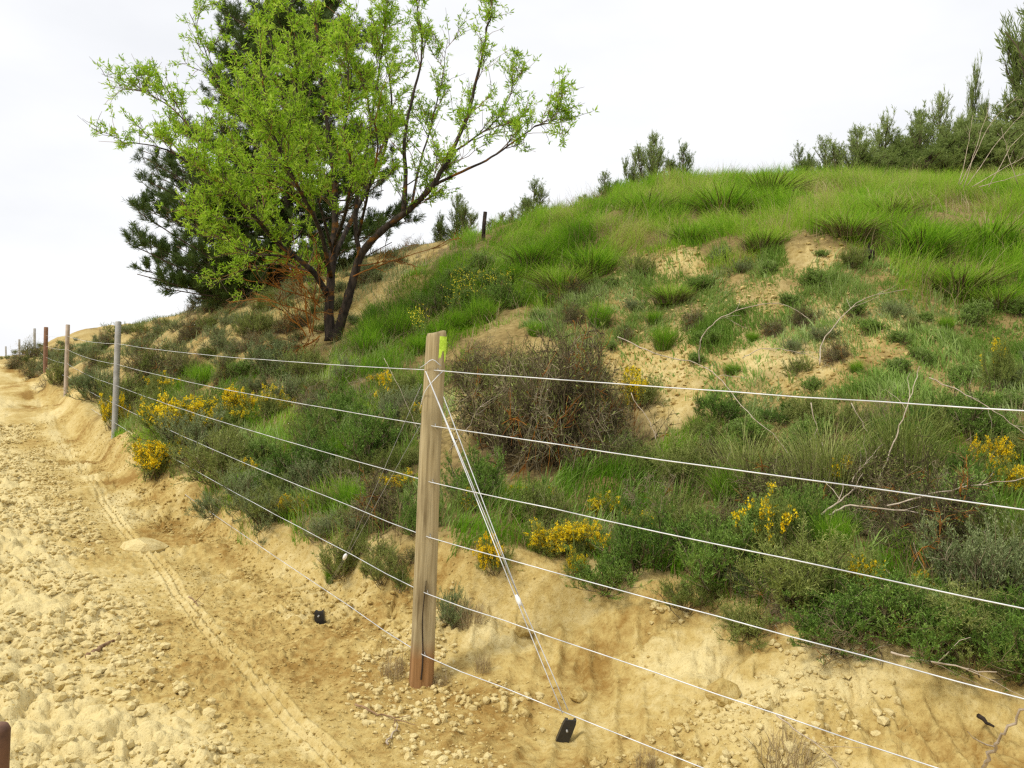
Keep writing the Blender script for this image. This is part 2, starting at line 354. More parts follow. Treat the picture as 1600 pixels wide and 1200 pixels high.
SOIL_A, SOIL_B, SOIL_C = (.30, .18, .048), (.49, .365, .13), (.65, .535, .26)
def soilmat(name, terrain=True, lift=0.):
    m, nd, lk = newmat(name); bs = nd["Principled BSDF"]; tc = nd.new("ShaderNodeTexCoord")
    def noise(sc, det, ro=.55):
        n = nd.new("ShaderNodeTexNoise"); n.inputs['Scale'].default_value = sc; n.inputs['Detail'].default_value = det; n.inputs['Roughness'].default_value = ro; lk.new(tc.outputs['Object'], n.inputs['Vector']); return n
    n1 = noise(1.1, 6); n2 = noise(16, 6, .65); n3 = noise(70, 4, .6)
    add = nd.new("ShaderNodeMath"); add.operation = 'MULTIPLY_ADD'; add.inputs[1].default_value = .55; lk.new(n2.outputs[0], add.inputs[0])
    hf = nd.new("ShaderNodeMath"); hf.operation = 'MULTIPLY'; hf.inputs[1].default_value = .5; lk.new(n1.outputs[0], hf.inputs[0]); lk.new(hf.outputs[0], add.inputs[2])
    src = add.outputs[0]
    if terrain:
        at_ = nd.new("ShaderNodeAttribute"); at_.attribute_name = 'crust'
        a2 = nd.new("ShaderNodeMath"); a2.operation = 'MULTIPLY_ADD'; a2.inputs[1].default_value = .22; lk.new(at_.outputs['Fac'], a2.inputs[0]); lk.new(src, a2.inputs[2]); src = a2.outputs[0]
    r = ramp(nd, [(.36-lift, SOIL_A), (.52-lift, SOIL_B), (.72-lift, SOIL_C)]); lk.new(src, r.inputs[0]); col = r.outputs[0]
    # pale grit and dark specks
    r3 = ramp(nd, [(.33, (.62, .55, .45)), (.45, (1, 1, 1)), (.60, (1, 1, 1)), (.72, (1.0, 1.0, 1.0))]); lk.new(n3.outputs[0], r3.inputs[0])
    mm = nd.new("ShaderNodeMixRGB"); mm.blend_type = 'MULTIPLY'; mm.inputs[0].default_value = .6; lk.new(col, mm.inputs[1]); lk.new(r3.outputs[0], mm.inputs[2]); col = mm.outputs[0]
    if terrain:
        ah = nd.new("ShaderNodeAttribute"); ah.attribute_name = 'humus'
        rh = ramp(nd, [(.35, (.10, .075, .032)), (.65, (.25, .18, .075))]); lk.new(n2.outputs[0], rh.inputs[0])
        mh = nd.new("ShaderNodeMixRGB"); lk.new(ah.outputs['Fac'], mh.inputs[0]); lk.new(col, mh.inputs[1]); lk.new(rh.outputs[0], mh.inputs[2]); col = mh.outputs[0]
    lk.new(col, bs.inputs['Base Color']); bs.inputs['Roughness'].default_value = .95; bs.inputs['Specular IOR Level'].default_value = .1
    bp = nd.new("ShaderNodeBump"); bp.inputs['Strength'].default_value = .85; bp.inputs['Distance'].default_value = .018
    ms = nd.new("ShaderNodeMath"); ms.operation = 'MULTIPLY_ADD'; ms.inputs[1].default_value = .4; lk.new(n3.outputs[0], ms.inputs[0]); lk.new(n2.outputs[0], ms.inputs[2])
    lk.new(ms.outputs[0], bp.inputs['Height']); lk.new(bp.outputs[0], bs.inputs['Normal'])
    return m
MT = {}
MT['soil'] = soilmat('soil'); MT['stone'] = soilmat('pale_stone', False); MT['clod'] = soilmat('dry_clod', False, .16)
MT['almond_leaf'] = leafmat('almond_leaf', [(.13, .27, .012), (.30, .51, .022), (.46, .66, .05), (.58, .72, .14)], .48, objvar=0)
MT['pine_needle'] = leafmat('pine_needle', [(.04, .072, .014), (.075, .125, .022), (.14, .19, .045)], .15)
MT['young_pine'] = leafmat('young_pine_needle', [(.14, .20, .045), (.24, .31, .08), (.36, .42, .15)], .4, objvar=.4)
MT['grass'] = leafmat('grass_blade', [(.09, .20, .010), (.17, .36, .015), (.27, .49, .025), (.39, .56, .06), (.50, .48, .16)], .5, objvar=0)
MT['herb'] = leafmat('herb_leaf', [(.12, .22, .025), (.21, .35, .05), (.32, .44, .11), (.42, .48, .22)], .35, objvar=.2)
MT['dark_shrub'] = leafmat('dark_shrub_leaf', [(.06, .125, .016), (.115, .215, .028), (.19, .31, .045), (.27, .37, .09)], .14, objvar=.35)
MT['olive'] = leafmat('olive_leaf', [(.11, .155, .025), (.20, .255, .045), (.30, .34, .085), (.40, .39, .15)], .14, objvar=.35)
MT['grey_green'] = leafmat('grey_green_leaf', [(.13, .18, .06), (.22, .28, .10), (.31, .36, .16), (.39, .40, .22)], .14, objvar=.3)
MT['dry'] = leafmat('dry_twig', [(.036, .027, .012), (.10, .074, .034), (.21, .165, .085), (.40, .34, .22)], 0, .8, objvar=.2)
MT['straw'] = leafmat('straw', [(.22, .15, .07), (.36, .27, .14), (.50, .41, .25)], .2, .7, objvar=.2)
MT['lichen'] = leafmat('orange_lichen_twig', [(.13, .06, .02), (.30, .11, .015), (.40, .16, .02), (.16, .10, .05)], 0, .8, objvar=0)
MT['flower'] = leafmat('yellow_petal', [(.88, .55, .004), (.94, .71, .01), (.95, .80, .03)], .25, .5, objvar=.35)
MT['weed_flower'] = leafmat('lemon_petal', [(.75, .65, .03), (.85, .75, .08)], .25, .5, objvar=0)
MT['bark'] = barkmat('dark_bark', (.018, .014, .011), (.07, .052, .04), 22, (.20, .085, .012), .60, .8)
MT['pine_bark'] = barkmat('pine_bark', (.05, .035, .025), (.14, .10, .07), 14)
MT['cane'] = barkmat('dead_cane', (.33, .26, .18), (.56, .47, .36), 25)
MT['wire'] = flatmat('galvanised_wire', (.60, .61, .61), .45, .2, .35, 7)
MT['thin_wire'] = flatmat('thin_grey_wire', (.30, .29, .26), .5, .3, .3, 9)
MT['black'] = flatmat('black_plastic', (.022, .022, .024), .45)
MT['white'] = flatmat('white_insulator', (.82, .82, .80), .35)
MT['grey_post'] = flatmat('grey_steel', (.36, .35, .33), .55, .2, .2, 12)
MT['pale_post'] = flatmat('pale_timber', (.42, .34, .27), .8, 0, .25, 9)
MT['rust'] = flatmat('rusty_steel', (.17, .085, .05), .7, .3, .45, 14)
MT['brown_post'] = flatmat('brown_timber', (.20, .105, .06), .8, 0, .3, 10)
MT['dark_wood'] = barkmat('dark_wood', (.012, .008, .006), (.05, .035, .025), 30)
MT['stick'] = barkmat('brown_wood', (.16, .09, .045), (.34, .22, .12), 30)

# ------------------------------------------------------------------ ground sheet
TH = np.r_[np.linspace(-180, -54, 70)[:-1], np.linspace(-54, 50, 1000), np.linspace(50, 180, 70)[1:]]
RR = [.35]
while RR[-1] < 9: RR.append(RR[-1]*(1.02 if RR[-1] < 2 else 1.0042))
while RR[-1] < 45: RR.append(RR[-1]*1.010)
while RR[-1] < 160: RR.append(RR[-1]*1.04)
RR = np.array(RR)
TT, RG = np.meshgrid(np.radians(TH[:-1]), RR)              # rows r, columns theta; last column closes on the first
GX = np.sin(TT)*RG; GY = np.cos(TT)*RG
GZ, gcl, groad, ghill, gq, ge = hfull(GX, GY, True)
far = sstep(70, 160, RG); GZ = GZ*(1-far)-14*far
nr, nc = GX.shape
idx = np.arange(nr*nc).reshape(nr, nc); nxt = np.roll(idx, -1, axis=1)
quads = np.stack([idx[:-1], nxt[:-1], nxt[1:], idx[1:]], -1).reshape(-1, 4)[:, ::-1]
mb = MB(); mb.add(np.stack([GX, GY, GZ], -1).reshape(-1, 3), quads)
mb.add([[0, 0, float(GZ[0].mean())]], np.zeros((0, 3), int))
mb.f.append((np.stack([np.full(nc, nr*nc), idx[0], nxt[0]], 1)[:, ::-1], 0))
mb.f = [f for f in mb.f if len(f[0])]
me = mb.mesh('ground', [MT['soil']])
gpx, gpy, gd = proj(np.stack([GX, GY, GZ], -1).reshape(-1, 3))
wx = gpx+(fbm(GX*2, GY*2, 3, 101).ravel()-.5)*70; wy = gpy+(fbm(GX*2, GY*2, 3, 102).ravel()-.5)*50
bare = np.zeros(gpx.shape, bool)
bare = np.zeros(gpx.shape)
for k in range(9):
    ox, oy = (k % 3-1)*16, (k//3-1)*12; b1 = np.zeros(gpx.shape, bool)
    for p in BARE: b1 |= inpoly(wx+ox, wy+oy, p) & (gd > 0) & (gd < 20)
    bare += b1/9
bare *= .5+.8*sstep(.35, .6, fbm(GX*5, GY*5, 4, 107).ravel()); bare = np.clip(bare, 0, 1)
leftslope = inpoly(wx, wy, [(-50, 700), (-50, 520), (180, 500), (420, 415), (700, 370), (660, 440), (500, 590), (180, 640)]) & (gd > 9)
hum = sstep(.02, .45, gq+(fbm(GX*3, GY*3, 3, 103)-.5)*.5).ravel()
midb = inpoly(wx, wy, [(740, 540), (820, 450), (1000, 400), (1300, 400), (1650, 450), (1650, 650), (1050, 680), (860, 600)]) & (gd > 0) & (gd < 20)
sparse = inpoly(wx, wy, SPARSE) & (gd > 0) & (gd < 20)
hum = hum*(1-.9*bare)*np.where(sparse, .8, 1)*np.where(midb, .75, 1)*np.where(leftslope, .35, 1)*(.55+.6*fbm(GX*4, GY*4, 4, 104).ravel())
a = me.attributes.new('humus', 'FLOAT', 'POINT'); a.data.foreach_set('value', np.r_[np.clip(hum, 0, 1), 0].astype(np.float32))
cru = np.clip(gcl.ravel()*1.0+.55*(np.exp(-((gq+.3)/.35)**2)).ravel()*((fbm(GX*2.2, GY*2.2, 4, 105).ravel()-.47)*6) + .3*bare - .30*np.exp(-((ge-.45)/.35)**2).ravel()*(groad.ravel()) + .52*groad.ravel()*np.exp(-((ge-.0)/.075)**4).ravel()*(.5+fbm(GX*3, GY*3, 3, 111).ravel()) + (1-gcl.ravel())*groad.ravel()*(fbm(GX*1.4, GY*1.4, 4, 109).ravel()-.5)*1.2, -.9, 1)
a = me.attributes.new('crust', 'FLOAT', 'POINT'); a.data.foreach_set('value', np.r_[cru, 0].astype(np.float32))
tag(mkobj('ground', me), kind='structure')
del gpx, gpy, wx, wy, hum, cru

# ------------------------------------------------------------------ fence
def lean_post(name, mesh_fn, top, base, depth, label, cat='fence post', group=None, sink=.25):
    B = unp(*base, depth); T = unp(*top, depth); ax = Vector(T-B); L = ax.length; ax.normalize()
    o = mesh_fn(name, L, sink); o.rotation_mode = 'QUATERNION'; q = Vector((0, 0, 1)).rotation_difference(ax); o.rotation_quaternion = q; o.location = B
    return tag(o, label, cat, group), B, T
def round_post(mat, r, flare=1.0):
    def fn(name, L, sink):
        mb = MB(); z = np.r_[-sink, np.linspace(0, L-.012, 9), L]; rad = r*(1+(flare-1)*np.clip(1-z/L, 0, 1)); rad[-1] = r*.80
        tube(mb, np.c_[np.zeros(len(z)), np.zeros(len(z)), z], rad, 14, 0, 0, .03); return mkobj(name, mb.mesh(name, [MT[mat]]))
    return fn
# the corner post: half-round weathered timber, ochre foot, spray mark near the top
def post_material():
    m, nd, lk = newmat('weathered_timber'); bs = nd["Principled BSDF"]; tc = nd.new("ShaderNodeTexCoord")
    def tex(scale, vec, det=6):
        mp = nd.new("ShaderNodeMapping"); mp.inputs['Scale'].default_value = vec; lk.new(tc.outputs['Object'], mp.inputs[0])
        n = nd.new("ShaderNodeTexNoise"); n.inputs['Scale'].default_value = scale; n.inputs['Detail'].default_value = det; lk.new(mp.outputs[0], n.inputs['Vector']); return n
    g = tex(60, (1, 1, .045), 8); g.inputs['Distortion'].default_value = .35; k = tex(9, (1, 1, .35)); fine = tex(260, (1, 1, .03), 3)
    r = ramp(nd, [(.25, (.18, .135, .068)), (.42, (.33, .265, .145)), (.60, (.43, .355, .205)), (.80, (.53, .455, .29))]); lk.new(g.outputs[0], r.inputs[0])
    r2 = ramp(nd, [(.30, (.55, .50, .45)), (.48, (1, 1, 1)), (.75, (1.12, 1.08, 1.0))]); lk.new(k.outputs[0], r2.inputs[0])
    mu = nd.new("ShaderNodeMixRGB"); mu.blend_type = 'MULTIPLY'; mu.inputs[0].default_value = .85; lk.new(r.outputs[0], mu.inputs[1]); lk.new(r2.outputs[0], mu.inputs[2])
    sx = nd.new("ShaderNodeSeparateXYZ"); lk.new(tc.outputs['Object'], sx.inputs[0])
    mr = nd.new("ShaderNodeMapRange"); mr.inputs[1].default_value = .12; mr.inputs[2].default_value = .22; mr.inputs[3].default_value = .85; mr.inputs[4].default_value = 0; lk.new(sx.outputs[2], mr.inputs[0])
    foot = nd.new("ShaderNodeMixRGB"); foot.blend_type = 'MULTIPLY'; lk.new(mr.outputs[0], foot.inputs[0]); lk.new(mu.outputs[0], foot.inputs[1]); foot.inputs[2].default_value = (.72, .42, .26, 1)
    lk.new(foot.outputs[0], bs.inputs['Base Color']); bs.inputs['Roughness'].default_value = .85; bs.inputs['Specular IOR Level'].default_value = .15
    bp = nd.new("ShaderNodeBump"); bp.inputs['Strength'].default_value = 1.0; bp.inputs['Distance'].default_value = .006; lk.new(g.outputs[0], bp.inputs['Height'])
    b2 = nd.new("ShaderNodeBump"); b2.inputs['Strength'].default_value = .4; b2.inputs['Distance'].default_value = .002; lk.new(fine.outputs[0], b2.inputs['Height']); lk.new(bp.outputs[0], b2.inputs['Normal']); lk.new(b2.outputs[0], bs.inputs['Normal'])
    return m
def paint_material():
    m, nd, lk = newmat('spray_mark'); bs = nd["Principled BSDF"]; tc = nd.new("ShaderNodeTexCoord"); nz = nd.new("ShaderNodeTexNoise"); nz.inputs['Scale'].default_value = 90
    lk.new(tc.outputs['Object'], nz.inputs['Vector']); r = ramp(nd, [(.35, (.40, .62, .03)), (.6, (.60, .86, .08))]); lk.new(nz.outputs[0], r.inputs[0]); lk.new(r.outputs[0], bs.inputs['Base Color']); bs.inputs['Roughness'].default_value = .7
    return m
MT['post'] = post_material(); MT['paint'] = paint_material()
PD = 4.12
def section(wd, dp, n=26):
    a = np.linspace(0, 2*math.pi, n, endpoint=False); c, s_ = np.cos(a), np.sin(a)
    return np.c_[np.sign(c)*np.abs(c)**.55*wd/2, np.sign(s_)*np.abs(s_)**.55*dp/2]
PROT = .30   # a corner is turned a little towards the viewer's right
def corner_post(name, L, sink):
    mb = MB(); z = np.r_[-.3, np.linspace(-.02, L-.03, 26), L-.012, L]; rows = []
    ca, sa = math.cos(PROT), math.sin(PROT)
    for i, zz in enumerate(z):
        k = 1+.20*max(0, 1-zz/L)**1.2 if zz > 0 else 1.2
        S = section(.100*k, .085*k)
        wig = np.array([.004*math.sin(zz*3.1+1), .003*math.sin(zz*2.3)])
        S = S*(1+.012*np.sin(zz*9+np.arange(len(S))*1.3)[:, None])+wig
        if i >= len(z)-2: S = (S-wig)*(.955 if i == len(z)-2 else .88)+wig
        for p in S:
            x, y = p[0]*ca-p[1]*sa, p[0]*sa+p[1]*ca
            dz = (.006*math.sin(p[0]*60)+.12*(p[0]))*(i >= len(z)-2)
            rows.append((x, y, zz+dz))
    n = 26; Q = [[i*n+j, i*n+(j+1) % n, (i+1)*n+(j+1) % n, (i+1)*n+j] for i in range(len(z)-1) for j in range(n)]
    mb.add(rows, Q); mb.f.append((np.array([[(len(z)-1)*n+j for j in range(n)]]), 0))
    body = mb.mesh('timber', [MT['post']])
    r = root(name, (0, 0, 0), None, None)
    mkobj('timber', body, r)
    # drying split at the foot: a thin dark wedge standing just proud of the face
    mb = MB(); fy = -.0555; V = []; zs = np.linspace(.02, .52, 12)
    for zz in zs:
        h = .0035*(1-(zz-.02)/.5)**.7+.0004; x0 = .006+.006*math.sin(zz*14); V += [(x0-h, fy+.004*zz/.5+.001, zz), (x0+h, fy+.004*zz/.5+.001, zz), (x0+h, fy+.012, zz), (x0-h, fy+.012, zz)]
    Q = [[i*4+j, i*4+(j+1) % 4, i*4+4+(j+1) % 4, i*4+4+j] for i in range(11) for j in range(4)]; mb.add(V, Q)
    mkobj('split', mb.mesh('split', [MT['dark_wood']]), r)
    # sprayed mark on the right part of the face: follows the section 0.6 mm proud
    mb = MB(); V = []; cols = 9; rowsn = 14; S = section(.105, .085, 240)
    ang = np.linspace(4.75, 5.85, cols)
    for i in range(rowsn):
        for j, an in enumerate(ang):
            c, s_ = math.cos(an), math.sin(an); px_, py_ = math.copysign(abs(c)**.55, c)*.105/2*1.012, math.copysign(abs(s_)**.55, s_)*.085/2*1.015
            zz = L-.022-(.105+.035*math.sin(j*1.1+2))*i/(rowsn-1)
            x, y = px_*ca-py_*sa, px_*sa+py_*ca; V.append((x+.004*math.sin(zz*3.1+1), y+.003*math.sin(zz*2.3), zz))
    Q = [[i*cols+j, i*cols+j+1, (i+1)*cols+j+1, (i+1)*cols+j] for i in range(rowsn-1) for j in range(cols-1)]; mb.add(V, Q)
    pm = mkobj('paint_mark', mb.mesh('paint_mark', [MT['paint']]), r); pm['label'] = 'lime green sprayed mark'
    return r
P1o, P1B, P1T = lean_post('fence_post', corner_post, (682, 519), (657, 1062), PD, 'thick weathered timber fence post with lime sprayed mark, nearest on the bank')
FP = 'fence posts along the track'
_, P2B, P2T = lean_post('fence_post', round_post('grey_post', .040), (185, 502), (178, 703), 11.4, 'light grey fence post right of the pale one, yellow flowers at its foot', group=FP)
_, P3B, P3T = lean_post('fence_post', round_post('pale_post', .043), (106, 507), (102, 640), 17.6, 'pale pinkish timber fence post between the rusty brown and grey posts', group=FP)
_, P4B, P4T = lean_post('fence_post', round_post('brown_post', .058), (72, 511), (70, 607), 23.9, 'thick rusty brown fence post beside the crest of the track', group=FP)
_, P5B, P5T = lean_post('fence_post', round_post('grey_post', .052), (54, 513), (54, 582), 35, 'slim grey fence post just left of the rusty brown one', group=FP)
_, P6B, P6T = lean_post('fence_post', round_post('grey_post', .055), (30, 530), (31, 586), 45, 'distant grey fence post, second from the left end of the row', group=FP)
_, P7B, P7T = lean_post('fence_post', round_post('grey_post', .055), (9, 541), (10, 590), 58, 'farthest and smallest grey fence post at the left end', group=FP)
lean_post('fence_post', round_post('rust', .030), (-3, 1133), (-14, 1420), 2.15, 'rusty tubular post with flat top beside the clods, bottom left corner')
# a bare pole on the skyline
def pole_at(px, py_top, d, r, label, h=None):
    T = unp(px, py_top, d); g = ground(T[0], T[1]); mb = MB(); tube(mb, [(0, 0, -.3), (0, 0, (T[2]-g)*.5), (.015, 0, T[2]-g)], r, 10)
    return tag(mkobj('wooden_pole', mb.mesh('wooden_pole', [MT['dark_wood']]), None, (T[0], T[1], g)), label, 'pole')
pole_at(757, 331, 14.6, .035, 'thin dark wooden pole standing on the skyline right of the almond tree')

RX = unp(1600, 632, 2.37)
ys1 = [579, 666, 753, 839, 927, 1023]; yr = [632, 785, 938, 1077]
ys2 = [537, 569, 602, 631, 660, 690]; ys3 = [525, 546, 568, 588, 610, 632]; ys4 = [524, 541, 558, 574, 589, 603]
names = ['topmost white wire of the fence, crossing the post below its lime mark', 'second wire from the top of the fence, passing over the dead brush', 'third wire from the top of the fence, crossing the middle of the post',
         'fourth wire from the top of the fence, crossing the flowering scrub', 'fifth wire from the top of the fence, running just above the bare bank', 'lowest wire of the fence, crossing the ochre foot of the post']
for i in range(6):
    xp = 684-(ys1[i]-519)*25/543
    A = unp(xp, ys1[i], PD-.062)
    zR = 1.573-(yr[i]-628)/F*2.37 if i < 4 else (.44 if i == 4 else .155)
    R_ = np.array([RX[0], RX[1], zR]); E = A+(R_-A)*2.1
    x2 = 185-(ys2[i]-502)*7/200; Bq = unp(x2-1, ys2[i], 11.33); Cq = unp(105, ys3[i], 17.53); Dq = unp(72, ys4[i], 23.83)
    def Hh(P0, P1, t): return P0+(P1-P0)*t
    f_ = (Dq-P4B)[2]
    E5 = P5B+(P5T-P5B)*(.92-.165*i); E6 = P6B+(P6T-P6B)*(.92-.165*i); E7 = P7B+(P7T-P7B)*(.92-.165*i)
    pts = []
    for a_, b_, sag in ((E, A, .02), (A, Bq, .035), (Bq, Cq, .04), (Cq, Dq, .03), (Dq, E5, .03), (E5, E6, .03), (E6, E7, .03)):
        for k in range(10):
            u = k/10; p = a_+(b_-a_)*u; p = p-np.array([0, 0, sag*4*u*(1-u)]); pts.append(p)
    pts.append(E7)
    mb = MB(); W_ = np.array(pts)-A; W_ = smoothpts(W_, 2); W_[:, 2] += (RNG.random(len(W_))-.5)*.004; tube(mb, W_, .0024, 6); o = mkobj('fence_wire', mb.mesh('fence_wire', [MT['wire']]), None, tuple(A))
    # a staple that holds it on the corner post
    tag(o, names[i], 'wire', 'fence wires')
def staples():
    inv = Matrix.LocRotScale(P1o.location, P1o.rotation_quaternion, None).inverted()
    for y in ys1:
        xp = 684-(y-519)*25/543; c = unp(xp+4, y, PD-.060); q = [inv @ Vector(c+np.array(d_)) for d_ in ((-.006, .03, .012), (-.004, -.006, .010), (0, -.010, 0), (.004, -.006, -.010), (.006, .03, -.012))]
        mb = MB(); tube(mb, np.array([v[:] for v in q]), .0022, 6); mkobj('staple', mb.mesh('staple', [MT['thin_wire']]), P1o)
staples()
# straining stays
def stay(lines, loc, label, beads):
    r = root('stay_wire', tuple(loc), label, 'stay wire')
    mb = MB()
    for pts, rad in lines: tube(mb, np.array(pts)-loc, rad, 6)
    mkobj('wire', mb.mesh('wire', [MT['wire' if lines[0][1] > .002 else 'thin_wire']]), r)
    for b, ax, L in beads:
        mb = MB(); a = nrm(np.array(ax)); z = np.linspace(-L/2, L/2, 9); rad = .012*np.sqrt(np.clip(1-(z/(L/2))**2, .12, 1)); tube(mb, [a*q for q in z], rad, 10)
        mkobj('insulator', mb.mesh('insulator', [MT['white']]), r, tuple(np.array(b)-loc))
    return r
top = unp(665, 580, PD-.07); topr = unp(693, 620, PD-.03); ins = unp(810, 938, 3.72); anc = unp(883, 1122, 3.42)
wrap = [unp(693, 579, PD-.045), unp(680, 592, PD-.068), unp(664, 612, PD-.06), unp(656, 640, PD+.02)]
wrap2 = [unp(656, 575, PD-.03), unp(664, 570, PD-.06), unp(676, 562, PD-.066), unp(689, 572, PD-.06)]
stay([([top, ins+np.array([-.008, 0, 0]), anc+np.array([-.012, 0, .02])], .0024), ([topr, ins+np.array([.006, .03, .0]), anc+np.array([.012, .01, .03])], .0024),
      ([top, ins+np.array([.004, 0, .01])], .0026), (smoothpts(wrap, 3), .0025), (smoothpts(wrap2, 3), .0025)], top,
     'taut doubled stay wire from post top down to the bank, right of the post', [(ins, ins-top, .055)])
topl = unp(659, 600, PD+.05); toprl = unp(656, 665, PD+.05); insl = unp(539, 870, 4.75); ancl = unp(502, 938, 5.0)
stay([([topl, insl, ancl+np.array([0, 0, .03])], .0012), ([toprl, insl+np.array([.01, .01, 0]), ancl+np.array([.01, 0, .03])], .0012)], topl,
     'faint thin stay wire from the post down left into the scrub', [(insl, insl-topl, .05)])
def anchor(P, lx, label, h=.11):
    mb = MB(); w_, d_ = .030, .018; V = []
    prof = [(-.05, 1), (0, 1), (h*.8, .95), (h, .8)]
    U = [(-1, -1), (1, -1), (1, 1), (.55, 1), (.55, -.3), (-.55, -.3), (-.55, 1), (-1, 1)]    # channel section
    for z, k in prof:
        for a_, b_ in U: V.append((a_*w_*k+lx*z, b_*d_*k-.25*z, z))
    Q = [[i*8+j, i*8+(j+1) % 8, i*8+8+(j+1) % 8, i*8+8+j] for i in range(3) for j in range(8)]; mb.add(V, Q)
    mb.f.append((np.array([[24, 25, 28, 29], [25, 26, 27, 28], [24, 29, 30, 31]]), 0))
    r = root('ground_anchor', tuple(P), label, 'anchor'); mkobj('channel', mb.mesh('channel', [MT['black']], False), r)
    mb = MB(); tube(mb, [(lx*h*.5, -.05, h*.55), (lx*h*.5, .05, h*.55)], .005, 8); mkobj('pin', mb.mesh('pin', [MT['thin_wire']]), r)
    return r
def seat(P):
    P = np.array(P); P[2] = ground(P[0], P[1]); return P
aP = at(879, 1146); anchor(aP, .30, 'black steel ground anchor at the lower end of the bright stay wires')
aL = at(501, 947)+np.array([0, 0, .03]); anchor(aL, -.05, 'small black ground anchor on the bank lip below the lowest wire, left of post', .06)

# ------------------------------------------------------------------ plants: builders of one shrub each (unit size, base at the origin)
def cone_dirs(n, spread, flat=0.):
    d = rdir(n); d[:, 2] = np.abs(d[:, 2])+.02; d[:, 2] += RNG.uniform(0, 1, n)*(1-spread)*2.2; return nrm(d)
def shrub_leafy(lm, n0=26, n1=9, n2=6, nl=7, L0=.62, leaf=(.05, .011), spread=.85, stem='dry', up=.12, hgt=1.0, tips=.0):
    s0 = grow(np.c_[RNG.normal(size=(n0, 2))*.10, np.zeros(n0)-.04], cone_dirs(n0, spread), RNG.uniform(.65, 1.1, n0)*L0, 5, .2, up)
    p, t, u = along(s0, n1, .25, 1); s1 = grow(p, nrm(t*.8+rdir(len(p))*.75+[0, 0, .25]), RNG.uniform(.5, 1.1, len(p))*L0*.42, 3, .2, up)
    p2, t2, _ = along(s1, n2, .2, 1); s2 = grow(p2, nrm(t2*.9+rdir(len(p2))*.6+[0, 0, .2]), RNG.uniform(.5, 1.1, len(p2))*L0*.17, 2, .15, up)
    for s in (s0, s1, s2): s[..., 2] *= hgt
    a = MB(); twigs(a, s0, .009, .004, RNG.random(n0)); twigs(a, s1, .0042, .002, RNG.random(len(s1)))
    b = MB(); twigs(b, s2, .0026, .0015, RNG.uniform(.0, .5, len(s2)), 0)
    p3, t3, _ = along(s2, nl, .1, 1); n = len(p3); tone = np.repeat(RNG.random(n0), n1*n2*nl)[:n]
    leaves(b, p3, nrm(t3*.9+rdir(n)*.75), RNG.uniform(.6, 1.2, n)*leaf[0], RNG.uniform(.7, 1.2, n)*leaf[1], np.clip(RNG.uniform(0, .75, n)+tone*.3, 0, 1))
    return {'stems': a.mesh('stems', [MT[stem]]), 'foliage': b.mesh('foliage', [MT[lm]])}, s2
def shrub_broom(flower=.5, lm='olive', n0=34, bright=False):
    """spiny broom: stiff green-olive strands, few leaves, flower clusters near the strand ends"""
    s0 = grow(np.c_[RNG.normal(size=(n0, 2))*.12, np.zeros(n0)-.04], cone_dirs(n0, .8), RNG.uniform(.5, 1.0, n0)*.75, 5, .2, .10)
    p, t, u = along(s0, 10, .25, 1); s1 = grow(p, nrm(t*.9+rdir(len(p))*.6+[0, 0, .3]), RNG.uniform(.12, .34, len(p)), 3, .2, .05)
    p2, t2, _ = along(s1, 9, .1, 1); s2 = grow(p2, nrm(t2*.8+rdir(len(p2))*.8), RNG.uniform(.04, .11, len(p2)), 1, .1, 0)
    a = MB(); twigs(a, s0, .010, .004, RNG.random(n0)*.8)
    b = MB(); twigs(b, s1, .0042, .0024, RNG.uniform(0, .7, len(s1))); twigs(b, s2, .0028, .0012, RNG.uniform(.1, 1, len(s2)))
    p3, t3, _ = along(s2, 3, .1, 1); n = len(p3); leaves(b, p3, nrm(t3+rdir(n)*.8), RNG.uniform(.018, .035, n), RNG.uniform(.006, .011, n), RNG.uniform(.1, 1, n))
    parts = {'stems': a.mesh('stems', [MT['dry']]), 'foliage': b.mesh('foliage', [MT[lm]])}
    if flower > 0:
        c = MB(); ends = s1[:, -1]; outer = np.argsort(-(ends[:, 2]+.35*np.linalg.norm(ends[:, :2], axis=1)+RNG.normal(size=len(ends))*.13))[:int(len(ends)*flower)]
        # flowers crowd on some of the branches
        side = RNG.random((6, 3))*[1, 1, .4]-[.5, .5, -.25]
        keep = [i for i in outer if min(np.linalg.norm(ends[i]-q) for q in side) < .20+.18*RNG.random()]
        sel = s1[keep] if len(keep) > 8 else s1[outer]
        pf, tf, _ = along(sel, 6, .45, 1); cl = pf+RNG.normal(size=pf.shape)*.022
        k = 7; P = np.repeat(cl, k, 0)+RNG.normal(size=(len(cl)*k, 3))*.013
        leaves(c, P, nrm(rdir(len(P))+[0, 0, .4]), RNG.uniform(.022, .040, len(P)), RNG.uniform(.018, .028, len(P)), RNG.random(len(P)), 0, .5)
        parts['flowers'] = c.mesh('flowers', [MT['flower']])
    return parts, s1
